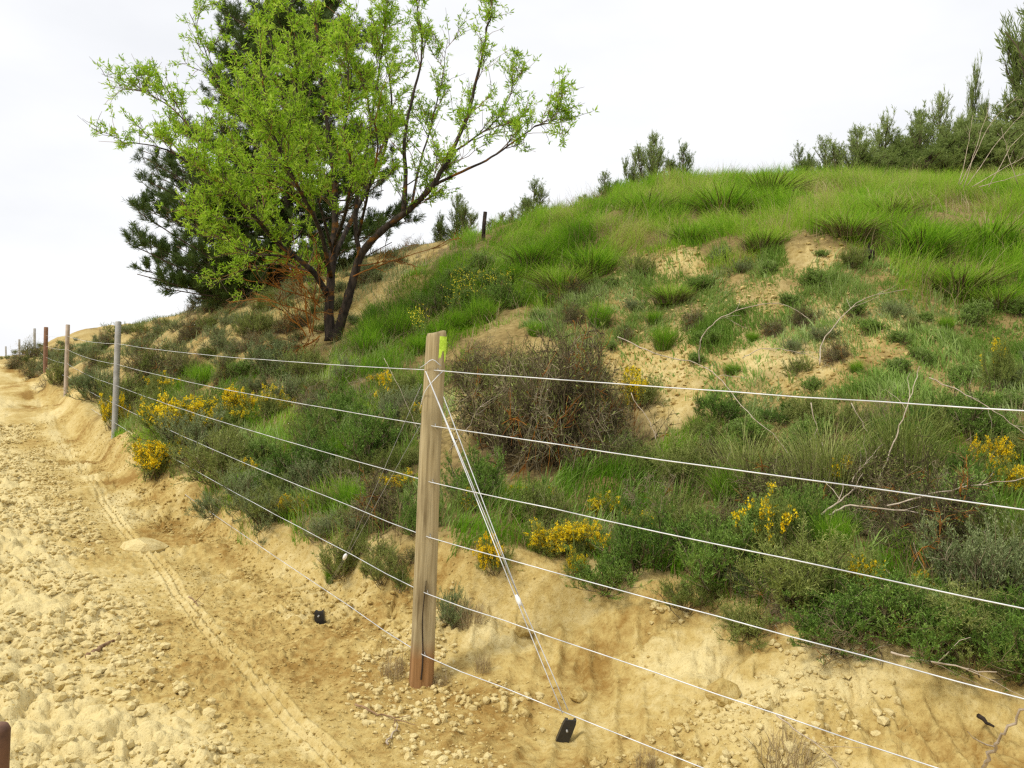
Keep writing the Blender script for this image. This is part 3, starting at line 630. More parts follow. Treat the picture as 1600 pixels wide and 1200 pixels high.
def shrub_dead(n0=34, tint=(0, 1), arch=-.10, lich=.10, leaf=0, lm='olive', spread=.95, L=.75, n1=11, n2=7):
    """tangle of bare grey-brown twigs, partly with orange lichen"""
    s0 = grow(np.c_[RNG.normal(size=(n0, 2))*.13, np.zeros(n0)-.04], cone_dirs(n0, spread), RNG.uniform(.6, 1.15, n0)*L, 7, .24, arch)
    p, t, _ = along(s0, n1, .2, 1); s1 = grow(p, nrm(t*.7+rdir(len(p))*.9), RNG.uniform(.16, .42, len(p))*L/.75, 4, .3, arch*.6)
    p2, t2, _ = along(s1, n2, .1, 1); s2 = grow(p2, nrm(t2*.7+rdir(len(p2))*.9), RNG.uniform(.06, .20, len(p2))*L/.75, 2, .25, -.08)
    a = MB(); tone = RNG.uniform(*tint, n0)
    twigs(a, s0, .010, .004, tone); twigs(a, s1, .0042, .0018, np.clip(np.repeat(tone, n1)+RNG.normal(size=len(s1))*.2, 0, 1)); 
    b = MB(); twigs(b, s2, .0024, .0011, np.clip(np.repeat(tone, n1*n2)+RNG.normal(size=len(s2))*.25, 0, 1))
    parts = {'branches': a.mesh('branches', [MT['dry']]), 'twigs': b.mesh('twigs', [MT['dry']]) if lich <= 0 else None}
    if lich > 0:
        k = RNG.random(len(s1)) < lich; twigs(b, s1[k], .0058, .003, RNG.random(k.sum()), 1); kk = np.repeat(k, n2); twigs(b, s2[kk], .0036, .0018, RNG.random(kk.sum()), 1)
        parts['twigs'] = b.mesh('twigs', [MT['dry'], MT['lichen']])
    if leaf > 0:
        c = MB(); p3, t3, _ = along(s2, leaf, .1, 1); n = len(p3); hi = p3[:, 2] > np.quantile(p3[:, 2], .45); p3 = p3[hi]; t3 = t3[hi]; n = len(p3)
        leaves(c, p3, nrm(t3+rdir(n)*.6+[0, 0, .3]), RNG.uniform(.025, .055, n), RNG.uniform(.005, .009, n), RNG.random(n)); parts['foliage'] = c.mesh('foliage', [MT[lm]])
    return parts, s1
def shrub_strands(lm='olive', n=900, dead=.35, h=.55, drop=.9):
    """cushion of long fine drooping strands over dead ones (esparto / broom skirt)"""
    parts = {}
    for nm, mat, m, zz, hh in (('foliage', lm, int(n*(1-dead)), .30, h), ('dead_strands', 'dry', int(n*dead), .08, h*.85)):
        az = RNG.uniform(0, 6.283, m); r = np.sqrt(RNG.random(m))*.34; P = np.c_[np.cos(az)*r, np.sin(az)*r, np.full(m, zz)*(1-(r/.36)**2)-.03]
        mb = MB(); blades(mb, P, RNG.uniform(.5, 1.15, m)*hh, RNG.uniform(.004, .008, m), RNG.uniform(.25, drop, m), az+RNG.normal(size=m)*.6, RNG.random(m)); parts[nm] = mb.mesh(nm, [MT[mat]])
    core, _ = shrub_dead(14, (0, .4), 0, 0, 0, L=.42, n1=6, n2=4); parts['stems'] = core['branches']
    return parts, None
def tussock(n=520, h=.55, mat='grass', tl=(.0, .7), dead=.2):
    parts = {}
    az = RNG.uniform(0, 6.283, n); r = np.sqrt(RNG.random(n))*.16; P = np.c_[np.cos(az)*r, np.sin(az)*r, np.full(n, -.03)]
    mb = MB(); blades(mb, P, RNG.uniform(.5, 1.1, n)*h, RNG.uniform(.003, .0065, n), np.clip(RNG.normal(size=n)*.22+.42, .05, 1), az+RNG.normal(size=n)*1.7, RNG.uniform(*tl, n)); parts['blades'] = mb.mesh('blades', [MT[mat]])
    m = int(n*dead)
    if m:
        az = RNG.uniform(0, 6.283, m); r = np.sqrt(RNG.random(m))*.18; P = np.c_[np.cos(az)*r, np.sin(az)*r, np.full(m, -.03)]
        mb = MB(); blades(mb, P, RNG.uniform(.3, .9, m)*h, RNG.uniform(.003, .007, m), RNG.uniform(.5, 1.0, m), az, RNG.random(m)); parts['dead_blades'] = mb.mesh('dead_blades', [MT['dry']])
    return parts, None
def shrub_pine(n0=7, Ht=1.0, lm='young_pine', rad=.44):
    """young pine / juniper: several leaders, loose rising shoots clothed in needles, gaps between them"""
    a = MB(); b = MB(); P = []; D = []; L = []
    lead = [(0, 0, 1.0)]+[(RNG.uniform(-.26, .26), RNG.uniform(-.26, .26), RNG.uniform(.5, .85)) for _ in range(3)]
    for lx, ly, lh in lead:
        tr = smoothpts([(0, 0, -.05), (lx*.5, ly*.5, .3*lh), (lx*.9, ly*.9, .7*lh), (lx, ly, .93*lh)], 4); tube(a, tr, np.linspace(.022, .004, len(tr)), 6, .4)
        for z in np.linspace(.10, 1.0, 8):
            i = min(len(tr)-1, int(z*(len(tr)-1)))
            for k in range(n0):
                az = RNG.uniform(0, 6.283); P.append(tr[i]); D.append((math.cos(az), math.sin(az), .05+1.3*z)); L.append(rad*(1.0-.55*z)*RNG.uniform(.3, 1.35)*(.6+.4*lh))
    s0 = grow(np.array(P), nrm(np.array(D)), np.array(L), 4, .16, .2); twigs(a, s0, .007, .003, .5)
    p, t, _ = along(s0, 4, .25, 1); s1 = grow(p, nrm(t+rdir(len(p))*.6+[0, 0, .6]), RNG.uniform(.05, .17, len(p)), 2, .15, .2)
    for s_, k in ((s1, 13), (s0, 14)):
        p2, t2, _ = along(s_, k, .12, 1); n = len(p2); leaves(b, p2, nrm(t2+rdir(n)*.6), RNG.uniform(.035, .07, n), RNG.uniform(.0045, .008, n), RNG.random(n))
    return {'trunk': a.mesh('trunk', [MT['pine_bark']]), 'crown': b.mesh('crown', [MT[lm]])}, None

LIB = {}
def lib(kind, fn, n):
    LIB[kind] = [fn()[0] for _ in range(n)]
lib('dark', lambda: shrub_leafy('dark_shrub', 24, 10, 6, 8, leaf=(.034, .009)), 3)
lib('green', lambda: shrub_leafy('herb', 30, 8, 5, 7, leaf=(.05, .013), spread=.6, up=.2), 3)
lib('grey', lambda: shrub_leafy('grey_green', 30, 9, 6, 7, leaf=(.028, .007), spread=.8), 2)
lib('olive', lambda: shrub_leafy('olive', 26, 10, 7, 6, leaf=(.032, .006), spread=.75), 3)
lib('broom', lambda: shrub_broom(0), 2)
lib('flowering', lambda: shrub_broom(.9), 5)
lib('sparse_flowering', lambda: shrub_broom(.16), 2)
lib('dead', lambda: shrub_dead(42, (0, .8), lich=.06, n1=13, n2=11, leaf=1), 3)
lib('pale_dead', lambda: shrub_dead(16, (.55, 1), -.02, .03, L=.8, n1=8, n2=6), 2)
lib('dead_green', lambda: shrub_dead(36, (0, .7), .02, .05, 3), 2)
lib('strands', lambda: shrub_strands(), 3)
lib('tussock', lambda: tussock(900), 3)
lib('brown_tussock', lambda: tussock(800, .5, 'grass', (.2, 1), .6), 2)
lib('dry_tuft', lambda: tussock(160, .3, 'straw', (0, 1), .3), 2)
lib('pine', lambda: shrub_pine(6), 4)
NAME = dict(dark='evergreen_shrub', green='leafy_herb', grey='grey_shrub', olive='olive_shrub', broom='broom_bush', flowering='broom_bush', sparse_flowering='broom_bush', dead='dead_bush', pale_dead='dead_bush', dead_green='thorn_bush',
            strands='esparto_bush', tussock='grass_tussock', brown_tussock='grass_tussock', dry_tuft='grass_tuft', pine='young_pine')
CAT = dict(evergreen_shrub='shrub', leafy_herb='herb', grey_shrub='shrub', olive_shrub='shrub', broom_bush='broom bush', dead_bush='dead bush', thorn_bush='shrub', esparto_bush='esparto bush', grass_tussock='grass tussock', grass_tuft='grass tuft', young_pine='young pine')
UNIT = dict(dark=(1.25, .72), green=(1.1, .85), grey=(1.2, .72), olive=(1.2, .75), broom=(1.5, .85), flowering=(1.5, .85), sparse_flowering=(1.5, .85), dead=(1.7, .68), pale_dead=(1.8, .8), dead_green=(1.7, .85), strands=(1.3, .72), tussock=(.75, .5), brown_tussock=(.75, .46), dry_tuft=(.45, .28), pine=(1.0, 1.02))
_cnt = {}
def plant(kind, P, wd, ht, label, group=None, var=None, rz=None):
    """one plant of its own: an empty at its base, its parts as children"""
    v = LIB[kind]; i = _cnt.get(kind, 0) if var is None else var; _cnt[kind] = i+1; parts = v[i % len(v)]
    uw, uh = UNIT[kind]; nm = NAME[kind]; s = wd/uw
    r = root(nm, tuple(P), label, CAT[nm], group, RNG.uniform(0, 6.283) if rz is None else rz, (s, s, ht/uh))
    for k, me_ in parts.items(): mkobj(k, me_, r)
    return r
def at_px(kind, px, py, wpx, hpx, label, group=None, var=None):
    """the plant whose foot is seen at that pixel, as wide and as high as it looks there"""
    P = at(px, py); d = float((P-CAM) @ _f); return plant(kind, P-np.array([0, 0, .02]), wpx*d/F, hpx*d/F, label, group, var)

# ------------------------------------------------------------------ the plants one can tell apart
SH = [
 # the big brushy mass right of the post
 ('dead_green', 790, 690, 210, 165, 'large half dead thorn tangle just right of the timber post'),
 ('dead', 850, 720, 250, 200, 'dark dead bush between the two largest dead tangles right of the post'),
 ('dead_green', 915, 640, 150, 110, 'half dead bush at the left rim of the pale bare patch'),
 ('dead', 820, 600, 170, 80, 'grey dry brush at the top of the dead tangle right of the post'),
 ('dead', 905, 700, 230, 190, 'big dark dead bush in the middle of the bank, below its bare patch'),
 ('dead_green', 850, 640, 220, 130, 'thorn bush with greenish top over the dead tangle right of the post'),
 ('dead', 940, 700, 130, 110, 'dead brown bush below the pale bare patch, left of the orange yellow broom'),
 ('broom', 885, 600, 150, 80, 'green broom growing over the top of the dead tangle'),
 ('olive', 800, 610, 120, 70, 'olive shrub at the upper left of the dead tangle'),
 ('green', 960, 715, 110, 60, 'fresh green herb at the right foot of the dead tangle'),
 ('dead', 740, 590, 120, 75, 'low grey dry bush behind the top of the timber post'),
 ('flowering', 1005, 632, 70, 62, 'small orange yellow broom on the left edge of the bare patch'),
 ('dark', 748, 800, 130, 100, 'dark green shrub immediately right of the post, behind the stay wires'),
 ('dark', 830, 790, 90, 50, 'low dark evergreen at the foot of the big dead bush'),
 # right-hand cushion
 ('strands', 1170, 770, 190, 135, 'esparto cushion with fine green strands, left end of the right brush row'),
 ('strands', 1290, 790, 230, 165, 'widest esparto cushion in the right brush row, dead skirt below it'),
 ('strands', 1410, 775, 200, 150, 'esparto cushion at the right end of the brush row'),
 ('dead_green', 1240, 800, 240, 130, 'thorn bush at the foot of the esparto cushions, full of dead twigs'),
 ('dead_green', 1390, 800, 220, 120, 'thorn bush below the right end of the esparto row'),
 ('flowering', 1553, 722, 64, 60, 'upper one of two bright yellow broom clumps at right edge'),
 ('flowering', 1575, 770, 72, 62, 'lower one of two bright yellow broom clumps at right edge'),
 ('sparse_flowering', 1560, 610, 80, 90, 'tall thin broom with few yellow flowers above the right edge clumps'),
 # lower right scrub
 ('grey', 1540, 945, 230, 170, 'wide grey green shrub at the right edge above the bank'),
 ('dead', 1440, 880, 240, 130, 'pale dead brush heap left of the grey green shrub'),
 ('broom', 1260, 960, 260, 150, 'sprawling thorny broom above the bare bank, centre right'),
 ('sparse_flowering', 1215, 900, 180, 140, 'yellow green broom with scattered flowers in the lower scrub'),
 ('flowering', 1350, 940, 62, 62, 'lone orange yellow broom among dark shrubs in the lower right scrub'),
 ('dark', 1380, 985, 230, 100, 'very dark shrub overhanging the bank edge at lower right'),
 ('broom', 1460, 1010, 240, 110, 'thorny broom hanging over the bank at the lower right'),
 ('dark', 1120, 930, 190, 120, 'dark evergreen left of the sprawling thorny broom'),
 ('green', 1180, 880, 120, 110, 'fresh green herb clump in the dark lower scrub'),
 ('green', 1500, 830, 150, 110, 'fresh green herb clump below the yellow clumps of the right edge'),
 ('dark', 1010, 915, 160, 110, 'dark evergreen in the flower patch, right part'),
 ('flowering', 862, 885, 95, 62, 'low yellow broom, second right of the stay wires'),
 ('flowering', 775, 900, 60, 62, 'low yellow broom crossed by the stay wires'),
 ('flowering', 912, 880, 80, 58, 'low yellow broom in the middle of the flower patch'),
 ('flowering', 900, 917, 40, 44, 'lowest yellow broom, hanging over the bare bank'),
 ('flowering', 945, 805, 60, 38, 'small yellow broom above the flower patch, at its right'),
 ('flowering', 802, 790, 46, 34, 'small yellow broom right of the stay wires, over the flower patch'),
 ('flowering', 722, 812, 46, 44, 'small yellow broom between post and stay wires'),
 ('sparse_flowering', 985, 850, 110, 70, 'green broom with few flowers at the right of flower patch'),
 ('dark', 940, 935, 140, 70, 'dark low shrub under the flower patch, at bank edge'),
 ('grey', 705, 950, 80, 70, 'small grey plant at the bank lip beside the post'),
 ('olive', 1060, 850, 150, 100, 'olive shrub with thin twigs between flower patch and dark evergreen'),
 # left of the post
 ('flowering', 275, 705, 118, 78, 'largest flowering broom, full of yellow bloom above the track'),
 ('flowering', 250, 745, 100, 70, 'broom with yellow sprays leaning over the track edge, below the largest one'),
 ('flowering', 176, 682, 44, 62, 'yellow broom around the foot of the grey post'),
 ('flowering', 380, 645, 70, 55, 'yellow broom in the green hollow, left half of the flower band'),
 ('flowering', 425, 650, 60, 52, 'yellow broom in the green hollow, right half of the flower band'),
 ('sparse_flowering', 370, 670, 80, 40, 'broom with scattered flowers at the lower edge of the flower band'),
 ('flowering', 455, 822, 50, 38, 'little yellow broom alone near the bank edge, left of the post'),
 ('flowering', 622, 752, 76, 32, 'yellow broom strip left of the post, below the third wire'),
 ('dead', 595, 830, 150, 90, 'straw brown dry tangle left of the post, above the bank edge'),
 ('dead', 500, 640, 110, 55, 'brown dry patch of brush in the green hollow'),
 ('dark', 575, 720, 150, 95, 'rounded dark green shrub left of the post, over the dry tangle'),
 ('dark', 480, 760, 140, 90, 'dark green shrub in the middle of the left scrub'),
 ('olive', 350, 770, 150, 90, 'olive green shrub near the bank edge, right of the flowering brooms'),
 ('olive', 420, 830, 110, 60, 'olive tuft on the bank lip, left of the little yellow broom'),
 ('grey', 640, 650, 90, 60, 'grey green shrub just left of the post under the top wire'),
 ('olive', 540, 880, 110, 70, 'olive shrub on the bank lip beside the dry tangle'),
 ('grey', 300, 725, 130, 80, 'grey green bush under the largest flowering broom'),
 ('dead', 245, 600, 110, 62, 'grey purple bare bush behind the grey post, on the slope'),
 ('dead', 352, 598, 52, 42, 'small purple brown bare bush left of a bright green herb'),
 ('green', 383, 596, 52, 36, 'bright green herb beside the small purple brown bush'),
 ('green', 445, 592, 44, 30, 'bright green herb under the bare slope left of the almond tree'),
 ('grey', 155, 625, 80, 60, 'pale grey green bush behind the fence, left of the grey post'),
 ('olive', 205, 645, 100, 60, 'olive bush right of the grey post base'),
 ('dead', 300, 528, 70, 46, 'dark brown bush on the bare slope, left of the almond tree'),
 ('dead', 246, 524, 44, 28, 'small dark bush with an orange sprig near the left skyline'),
 ('olive', 402, 528, 70, 44, 'olive grey bush on the bare slope nearest to the almond trunk'),
 ('grey', 345, 545, 60, 36, 'grey bush in the middle of the bare slope'),
 ('olive', 350, 478, 50, 30, 'small olive bush at the foot of the pine'),
 # crest tussocks
 ('brown_tussock', 1200, 305, 130, 58, 'broad brown tipped tussock on the very crest of the hill'),
 ('brown_tussock', 1325, 385, 120, 62, 'reddish brown tussock above the bare mound'),
 ('brown_tussock', 1190, 400, 90, 55, 'dark tussock left of the bare mound'),
 ('brown_tussock', 1500, 440, 150, 80, 'brown tipped tussock left of the one at the right edge'),
 ('tussock', 1440, 400, 140, 85, 'tall green tussock right of the black stump'),
 ('tussock', 1130, 330, 130, 70, 'green tussock below the broad brown one of the crest'),
 ('brown_tussock', 1390, 340, 110, 55, 'brown tussock high on the crest above the stump'),
 ('tussock', 1010, 335, 110, 60, 'green tussock under the tallest crest pine'),
 ('brown_tussock', 880, 455, 120, 70, 'brownish tussock next to the dark one at the left shoulder'),
 ('tussock', 830, 420, 110, 65, 'green tussock on the left flank, below the pale young pine'),
 ('tussock', 1540, 380, 150, 80, 'large green tussock at the right end of the lush crest'),
 ('brown_tussock', 1050, 470, 90, 50, 'brown tussock under the left bare mound'),
 ('tussock', 925, 430, 120, 75, 'dark green tussock at left shoulder of the hill'),
 ('tussock', 1080, 380, 100, 55, 'green tussock between the two bare mounds'),
 ('brown_tussock', 1560, 470, 110, 60, 'brown tussock at the right edge below the lush grass'),
 # dry tufts on the bank
 ('broom', 1170, 985, 150, 70, 'thorny broom at the bank lip under the dark evergreen'),
 ('dark', 1290, 1008, 190, 90, 'dark shrub hanging over the bank lip below the sprawling broom'),
 ('pale_dead', 1350, 1015, 190, 95, 'pale dead twigs hanging over the bank lip at lower right'),
 ('dark', 1450, 1032, 200, 100, 'dark shrub hanging lowest over the bank toward the right edge'),
 ('olive', 1530, 1050, 180, 90, 'olive shrub on the bank lip near the right edge'),
 ('dark', 1610, 1062, 190, 110, 'dark shrub cut by the right edge at the bank lip'),
 ('pale_dead', 1230, 960, 170, 100, 'pale bare twigs over the sprawling thorny broom'),
 ('olive', 1080, 962, 130, 60, 'olive shrub at the bank lip left of the dark evergreen'),
 ('flowering', 1032, 862, 36, 32, 'tiny yellow broom at the right end of the flower patch'),
 ('flowering', 985, 815, 34, 26, 'tiny yellow broom right of the small one above the flower patch'),
 ('flowering', 870, 785, 36, 26, 'tiny yellow broom halfway between stay wires and the flower patch top'),
 ('flowering', 525, 752, 26, 26, 'single yellow broom sprig in the left scrub, left of the post'),
 ('flowering', 405, 772, 24, 20, 'tiny yellow broom sprig under the fourth wire, left scrub'),
 ('flowering', 590, 596, 30, 20, 'tiny yellow broom sprig under the top wire left of the post'),
 ('flowering', 310, 690, 60, 40, 'yellow broom just right of the largest flowering broom'),
 ('flowering', 1110, 918, 36, 30, 'small yellow broom by the dark evergreen in the lower scrub'),
 ('flowering', 1205, 850, 44, 44, 'upright yellow broom sprig above the sprawling thorny broom'),
 ('dry_tuft', 1230, 1192, 110, 75, 'brown dry tuft at the foot of the bank, bottom right'),
 ('dry_tuft', 1010, 1192, 44, 46, 'dry tuft among the rubble right of the anchor'),
 ('dry_tuft', 735, 955, 60, 55, 'straw tuft on the bank face right of the post'),
 ('dry_tuft', 615, 1050, 50, 60, 'dry tuft beside the ochre foot of the post'),
 ('dry_tuft', 690, 1062, 40, 36, 'tiny dry tuft at the right of the post foot'),
 ('dry_tuft', 755, 1040, 34, 50, 'thin dry tuft on the rubble between post and stay wires'),
 ('green', 1480, 1050, 50, 30, 'small green sprout on the bank lip at lower right'),
]
for k in SH:
    if k[0] == 'flowering': k = (k[0], k[1], k[2], k[3]*1.3, k[4]*1.15)+k[5:]
    if 'tussock' in k[0]: k = (k[0], k[1], k[2], k[3]*1.2, k[4]*.72)+k[5:]
    at_px(*k)
# young pines and junipers behind the crest: foot hidden by the grass, top and width as seen
def skyline(px, py_top, d, wpx, label, group=None, kind='pine', sink=0.0):
    if d < 20.5:       # just beyond the brow as seen here
        dd = np.arange(7, 24, .25); C = CAM+np.outer(dd, ray(px, 300)); el = (hbase(C[:, 0], C[:, 1])-CAM[2])/dd; d = dd[int(np.argmax(el))]+RNG.uniform(.5, 1.6)
    T = unp(px, py_top, d); g = ground(T[0], T[1]); return plant(kind, (T[0], T[1], g-.05), max(wpx*1.35*d/F, (T[2]-g)*(.75 if d < 20.5 else (.8 if d < 23.5 else .34))), max(.3, (T[2]-g)*1.04), label, group)
for a in [(1022, 216, 17, 62, 'tallest young pine poking over the crest at the middle of the hill'), (1068, 232, 17.4, 52, 'young pine just right of the tallest one at the middle of the crest'), (992, 246, 16.5, 40, 'small young pine left of the tallest one at the middle of the crest'),
          (945, 272, 16, 46, 'low young pine on the left part of the crest'), (915, 305, 15.5, 30, 'tiny pine tip on the left shoulder of the crest'), (835, 288, 16, 60, 'pale young pine left of the hill, right of the bare pole'), (800, 330, 15.5, 46, 'small pale young pine right beside the bare pole'),
          (715, 310, 16.5, 60, 'dark young pine left of the bare pole, beside the almond crown'), (770, 360, 15, 34, 'low bush at the foot of the bare pole'), (690, 338, 17, 40, 'young pine half hidden by the right limb of the almond tree'),
          (1250, 236, 19, 50, 'thin young pine right of the crest tussock, first of the right group'), (1290, 222, 20, 62, 'young pine second in the right group'), (1340, 206, 20, 90, 'rounded young pine in the middle of the right group'), (1385, 196, 21, 76, 'pointed young pine right of the rounded one'),
          (1430, 208, 21, 90, 'dense young pine left of the tall dark trees'), (1470, 164, 23, 70, 'young pine whose tip rises over the dense group at right'), (1510, 196, 21, 110, 'wide juniper below the rocky slope at right'), (1525, 122, 26, 44, 'spindly pine standing on the rocky slope at right'),
          (1655, -50, 24, 185, 'tall dark pine at the top right corner'), (1610, 150, 24, 170, 'broad dark juniper under the corner pine'), (1460, 240, 18, 120, 'low juniper behind the reeds'), (1545, 232, 18, 130, 'low juniper at right edge behind the dead reeds'), (1375, 245, 18, 110, 'low juniper left of the dead reeds'), (1310, 262, 17, 70, 'low juniper behind the crest at right'),
          (1400, 238, 20.8, 170, 'broad rounded juniper under the pointed pine'), (1480, 228, 20.8, 190, 'very broad juniper before the feathery pine'), (1560, 215, 21, 200, 'very broad juniper at the right edge behind the reeds'), (1625, 190, 22, 220, 'big rounded juniper cut by the right edge'), (1440, 250, 20.6, 150, 'low broad juniper left of the reeds'),
          (1410, 225, 21, 120, 'rounded juniper left of the dense group at right'), (1490, 215, 22, 150, 'wide rounded juniper in the dense group at right'), (1575, 170, 24, 130, 'dark juniper on the rocky slope under the thin pine'), (1360, 250, 21, 110, 'broad low juniper between the pointed and rounded pines'), (1590, 215, 21, 160, 'broad juniper at the right edge just above the grass'), (1440, 190, 23, 100, 'feathery young pine in the dense group at right')]:
    skyline(*a)

# fill: smaller shrubs scattered through the scrub, spaced apart
SC1 = [(690, 880), (700, 760), (860, 760), (1000, 720), (1100, 650), (1500, 640), (2100, 640), (2100, 1090), (1640, 1040), (1300, 1000), (1000, 925), (820, 905)]
SC2 = [(200, 690), (180, 620), (260, 590), (480, 590), (660, 600), (660, 870), (480, 850), (330, 790)]
SC3 = [(20, 575), (60, 545), (200, 520), (320, 480), (440, 450), (480, 560), (200, 600), (130, 650), (100, 620)]
SC4 = [(0, 572), (0, 556), (60, 540), (180, 522), (180, 545), (60, 575)]
GB = dict(dark='dark green shrubs filling the scrub', olive='olive shrubs filling the scrub', grey='grey green shrubs filling the scrub', broom='thorny brooms filling the scrub', dead_green='half dead bushes filling the scrub', pale_dead='pale bare twig heaps in the scrub', dead='dead twiggy bushes in the scrub', green='leafy herbs in the scrub', tussock='grass tussocks in the scrub', sparse_flowering='brooms with few flowers in the scrub', strands='esparto cushions in the scrub')
LB = dict(dark='small dark evergreen shrub among others in the scrub above the bank', olive='small olive shrub with fine leaves among others in the scrub', grey='small grey green shrub among others in the scrub', broom='small thorny broom without flowers among the scrub', dead_green='half dead little bush with some leaves in the scrub',
          pale_dead='small pale heap of bare twigs in the scrub', dead='small bare twiggy bush in the scrub', green='little fresh green herb in the scrub', tussock='small green grass tussock growing in the scrub', sparse_flowering='small green broom with a few yellow flowers in the scrub', strands='small esparto cushion in the scrub')
def fill(poly, n, sep, kinds, wpx, dmax, lab=None, grp=None):
    xs = [p[0] for p in poly]; ys = [p[1] for p in poly]; got = []; tries = 0
    while len(got) < n and tries < n*40:
        tries += 1; x = RNG.uniform(min(xs), max(xs)); y = RNG.uniform(min(ys), max(ys))
        if not inpoly(np.array([x]), np.array([y]), poly)[0]: continue
        if any((x-a)**2+((y-b)*1.6)**2 < sep*sep for a, b in got): continue
        if any(k_[0] == 'flowering' and abs(x-k_[1]) < k_[3]*.75 and -k_[4]*.5 < y-k_[2] < k_[4]*.55+.5*wpx[1] for k_ in SH): continue
        P = hit(x, y)
        if P is None or P[1] > dmax: continue
        got.append((x, y)); P[2] = ground(P[0], P[1]); d = float((P-CAM) @ _f); k = kinds[int(RNG.integers(len(kinds)))]; wd = RNG.uniform(*wpx)*d/F
        plant(k, P-np.array([0, 0, .02]), wd, wd*RNG.uniform(.5, .75), (lab or LB).get(k), (grp or GB).get(k))
fill(SC1, 105, 46, ['dark']*4+['olive']*3+['broom']*3+['dead_green']*2+['pale_dead']*3+['grey', 'green', 'sparse_flowering', 'tussock'], (75, 150), 12)
fill(SC2, 60, 36, ['dark']*2+['olive']*4+['broom']*2+['grey']*2+['pale_dead']*2+['dead_green', 'green', 'tussock', 'sparse_flowering'], (50, 105), 14)
L3 = {k: v.replace('in the scrub', 'on the dry left slope').replace('among the scrub', 'on the dry left slope').replace(' above the bank', '').replace('among others on', 'scattered on') for k, v in LB.items()}
G3 = {k: v.replace('in the scrub', 'on the dry left slope').replace('filling the scrub', 'on the dry left slope') for k, v in GB.items()}
LE = {k: v.replace('in the scrub', 'along the bank lip beside the track').replace('among the scrub', 'along the bank lip beside the track').replace(' above the bank', '').replace('among others along', 'among others along') for k, v in LB.items()}; GE = {k: v.replace('in the scrub', 'along the bank lip').replace('filling the scrub', 'along the bank lip') for k, v in GB.items()}
fill([(196, 716), (330, 806), (480, 876), (645, 900), (645, 868), (480, 842), (330, 770), (215, 690)], 26, 24, ['olive']*3+['grey']*2+['tussock', 'dead_green', 'dark'], (45, 85), 14, LE, GE)
GM = {k: v.replace('in the scrub', 'on the broken earth under the crest').replace('filling the scrub', 'on the broken earth under the crest') for k, v in GB.items()}
LM = {k: v.replace(' above the bank', '').replace('in the scrub', 'on the broken earth under the crest').replace('among the scrub', 'on the broken earth under the crest').replace('among others on', 'scattered on') for k, v in LB.items()}
fill([(780, 500), (830, 450), (1000, 400), (1320, 410), (1630, 470), (1630, 640), (1130, 600), (930, 540), (860, 560)], 60, 36, ['green']*4+['olive', 'tussock', 'tussock', 'dead', 'grey'], (28, 66), 14, LM, GM)
fill([(560, 560), (660, 470), (760, 420), (830, 440), (740, 520), (680, 560)], 16, 34, ['green', 'tussock', 'tussock', 'dark'], (50, 90), 16, {k: v.replace('in the scrub', 'on the grassy slope right of the almond tree').replace(' above the bank', '').replace('among others on', 'scattered on') for k, v in LB.items()}, {k: v.replace('in the scrub', 'on the slope right of the almond tree').replace('filling the scrub', 'on the slope right of the almond tree') for k, v in GB.items()})
fill([(430, 452), (560, 402), (680, 378), (690, 395), (600, 440), (540, 520), (480, 520)], 34, 15, ['olive', 'grey', 'grey', 'dead', 'pale_dead'], (22, 48), 30, L3, G3)
fill(SC3, 95, 13, ['olive']*3+['grey']*4+['dead', 'pale_dead', 'dead_green'], (22, 54), 40, L3, G3)
LF = {k: 'tiny %s bush on the far left skyline' % k for k in ('olive', 'grey', 'dark')}; GF = {k: '%s bushes along the far left skyline' % k for k in LF}
fill(SC4, 40, 7, ['olive', 'grey', 'dark', 'grey'], (7, 15), 90, LF, GF)

# ------------------------------------------------------------------ grass and low herbs (nobody could count them)
def candidates(n, s0, s1, t0, t1):
    s = RNG.uniform(s0, s1, n); t = RNG.uniform(t0, t1, n); x, y = xy(s, t); return x, y
def cover(name, label, polys, n, s0, s1, t0, t1, hfun, mat, width=(.003, .006), lean=(.1, .9), tint=(0, 1), clump=1.5, thr=.35, avoid=None, tuft=1, label_cat='grass', dmax=25):
    x, y = candidates(n, s0, s1, t0, t1); z0 = hbase(x, y); px, py, d = proj(np.c_[x, y, z0])
    jx = px+(fbm(x*2, y*2, 3, 201)-.5)*80; jy = py+(fbm(x*2, y*2, 3, 202)-.5)*60
    k = np.zeros(n, bool)
    for p in polys: k |= inpoly(jx, jy, p)
    for p in (avoid or []): k &= ~(inpoly(jx, jy, p) & (RNG.random(n) < (.80 if p is not SPARSE else .22)))
    cn = fbm(x*clump, y*clump, 3, 203); k &= (RNG.random(n) < sstep(thr-.12, thr+.15, cn)) & (d > 1.5) & (d < dmax)
    x, y, cn = x[k], y[k], cn[k]
    if tuft > 1:
        x = np.repeat(x, tuft)+RNG.normal(size=len(x)*tuft)*.035; y = np.repeat(y, tuft)+RNG.normal(size=len(y)*tuft)*.035; cn = np.repeat(cn, tuft)
    z = hfull(x, y)-.015; n = len(x)
    h = hfun(x, y, cn)*RNG.uniform(.4, 1.15, n)
    az = fbm(x*.9, y*.9, 2, 205)*9+RNG.normal(size=n)*.9
    tt = np.clip(tint[0]+(tint[1]-tint[0])*(1.5*(fbm(x*1.3, y*1.3, 3, 206)-.5)+.2+.6*RNG.random(n)), 0, 1)
    mb = MB(); blades(mb, np.c_[x, y, z], h, RNG.uniform(*width, n)*(1+.04*np.hypot(x, y)), np.clip(RNG.uniform(*lean, n), 0, 1), az, tt)
    print(name, n)
    return tag(mkobj(name, mb.mesh(name, [MT[mat]])), label, label_cat, None, 'stuff')
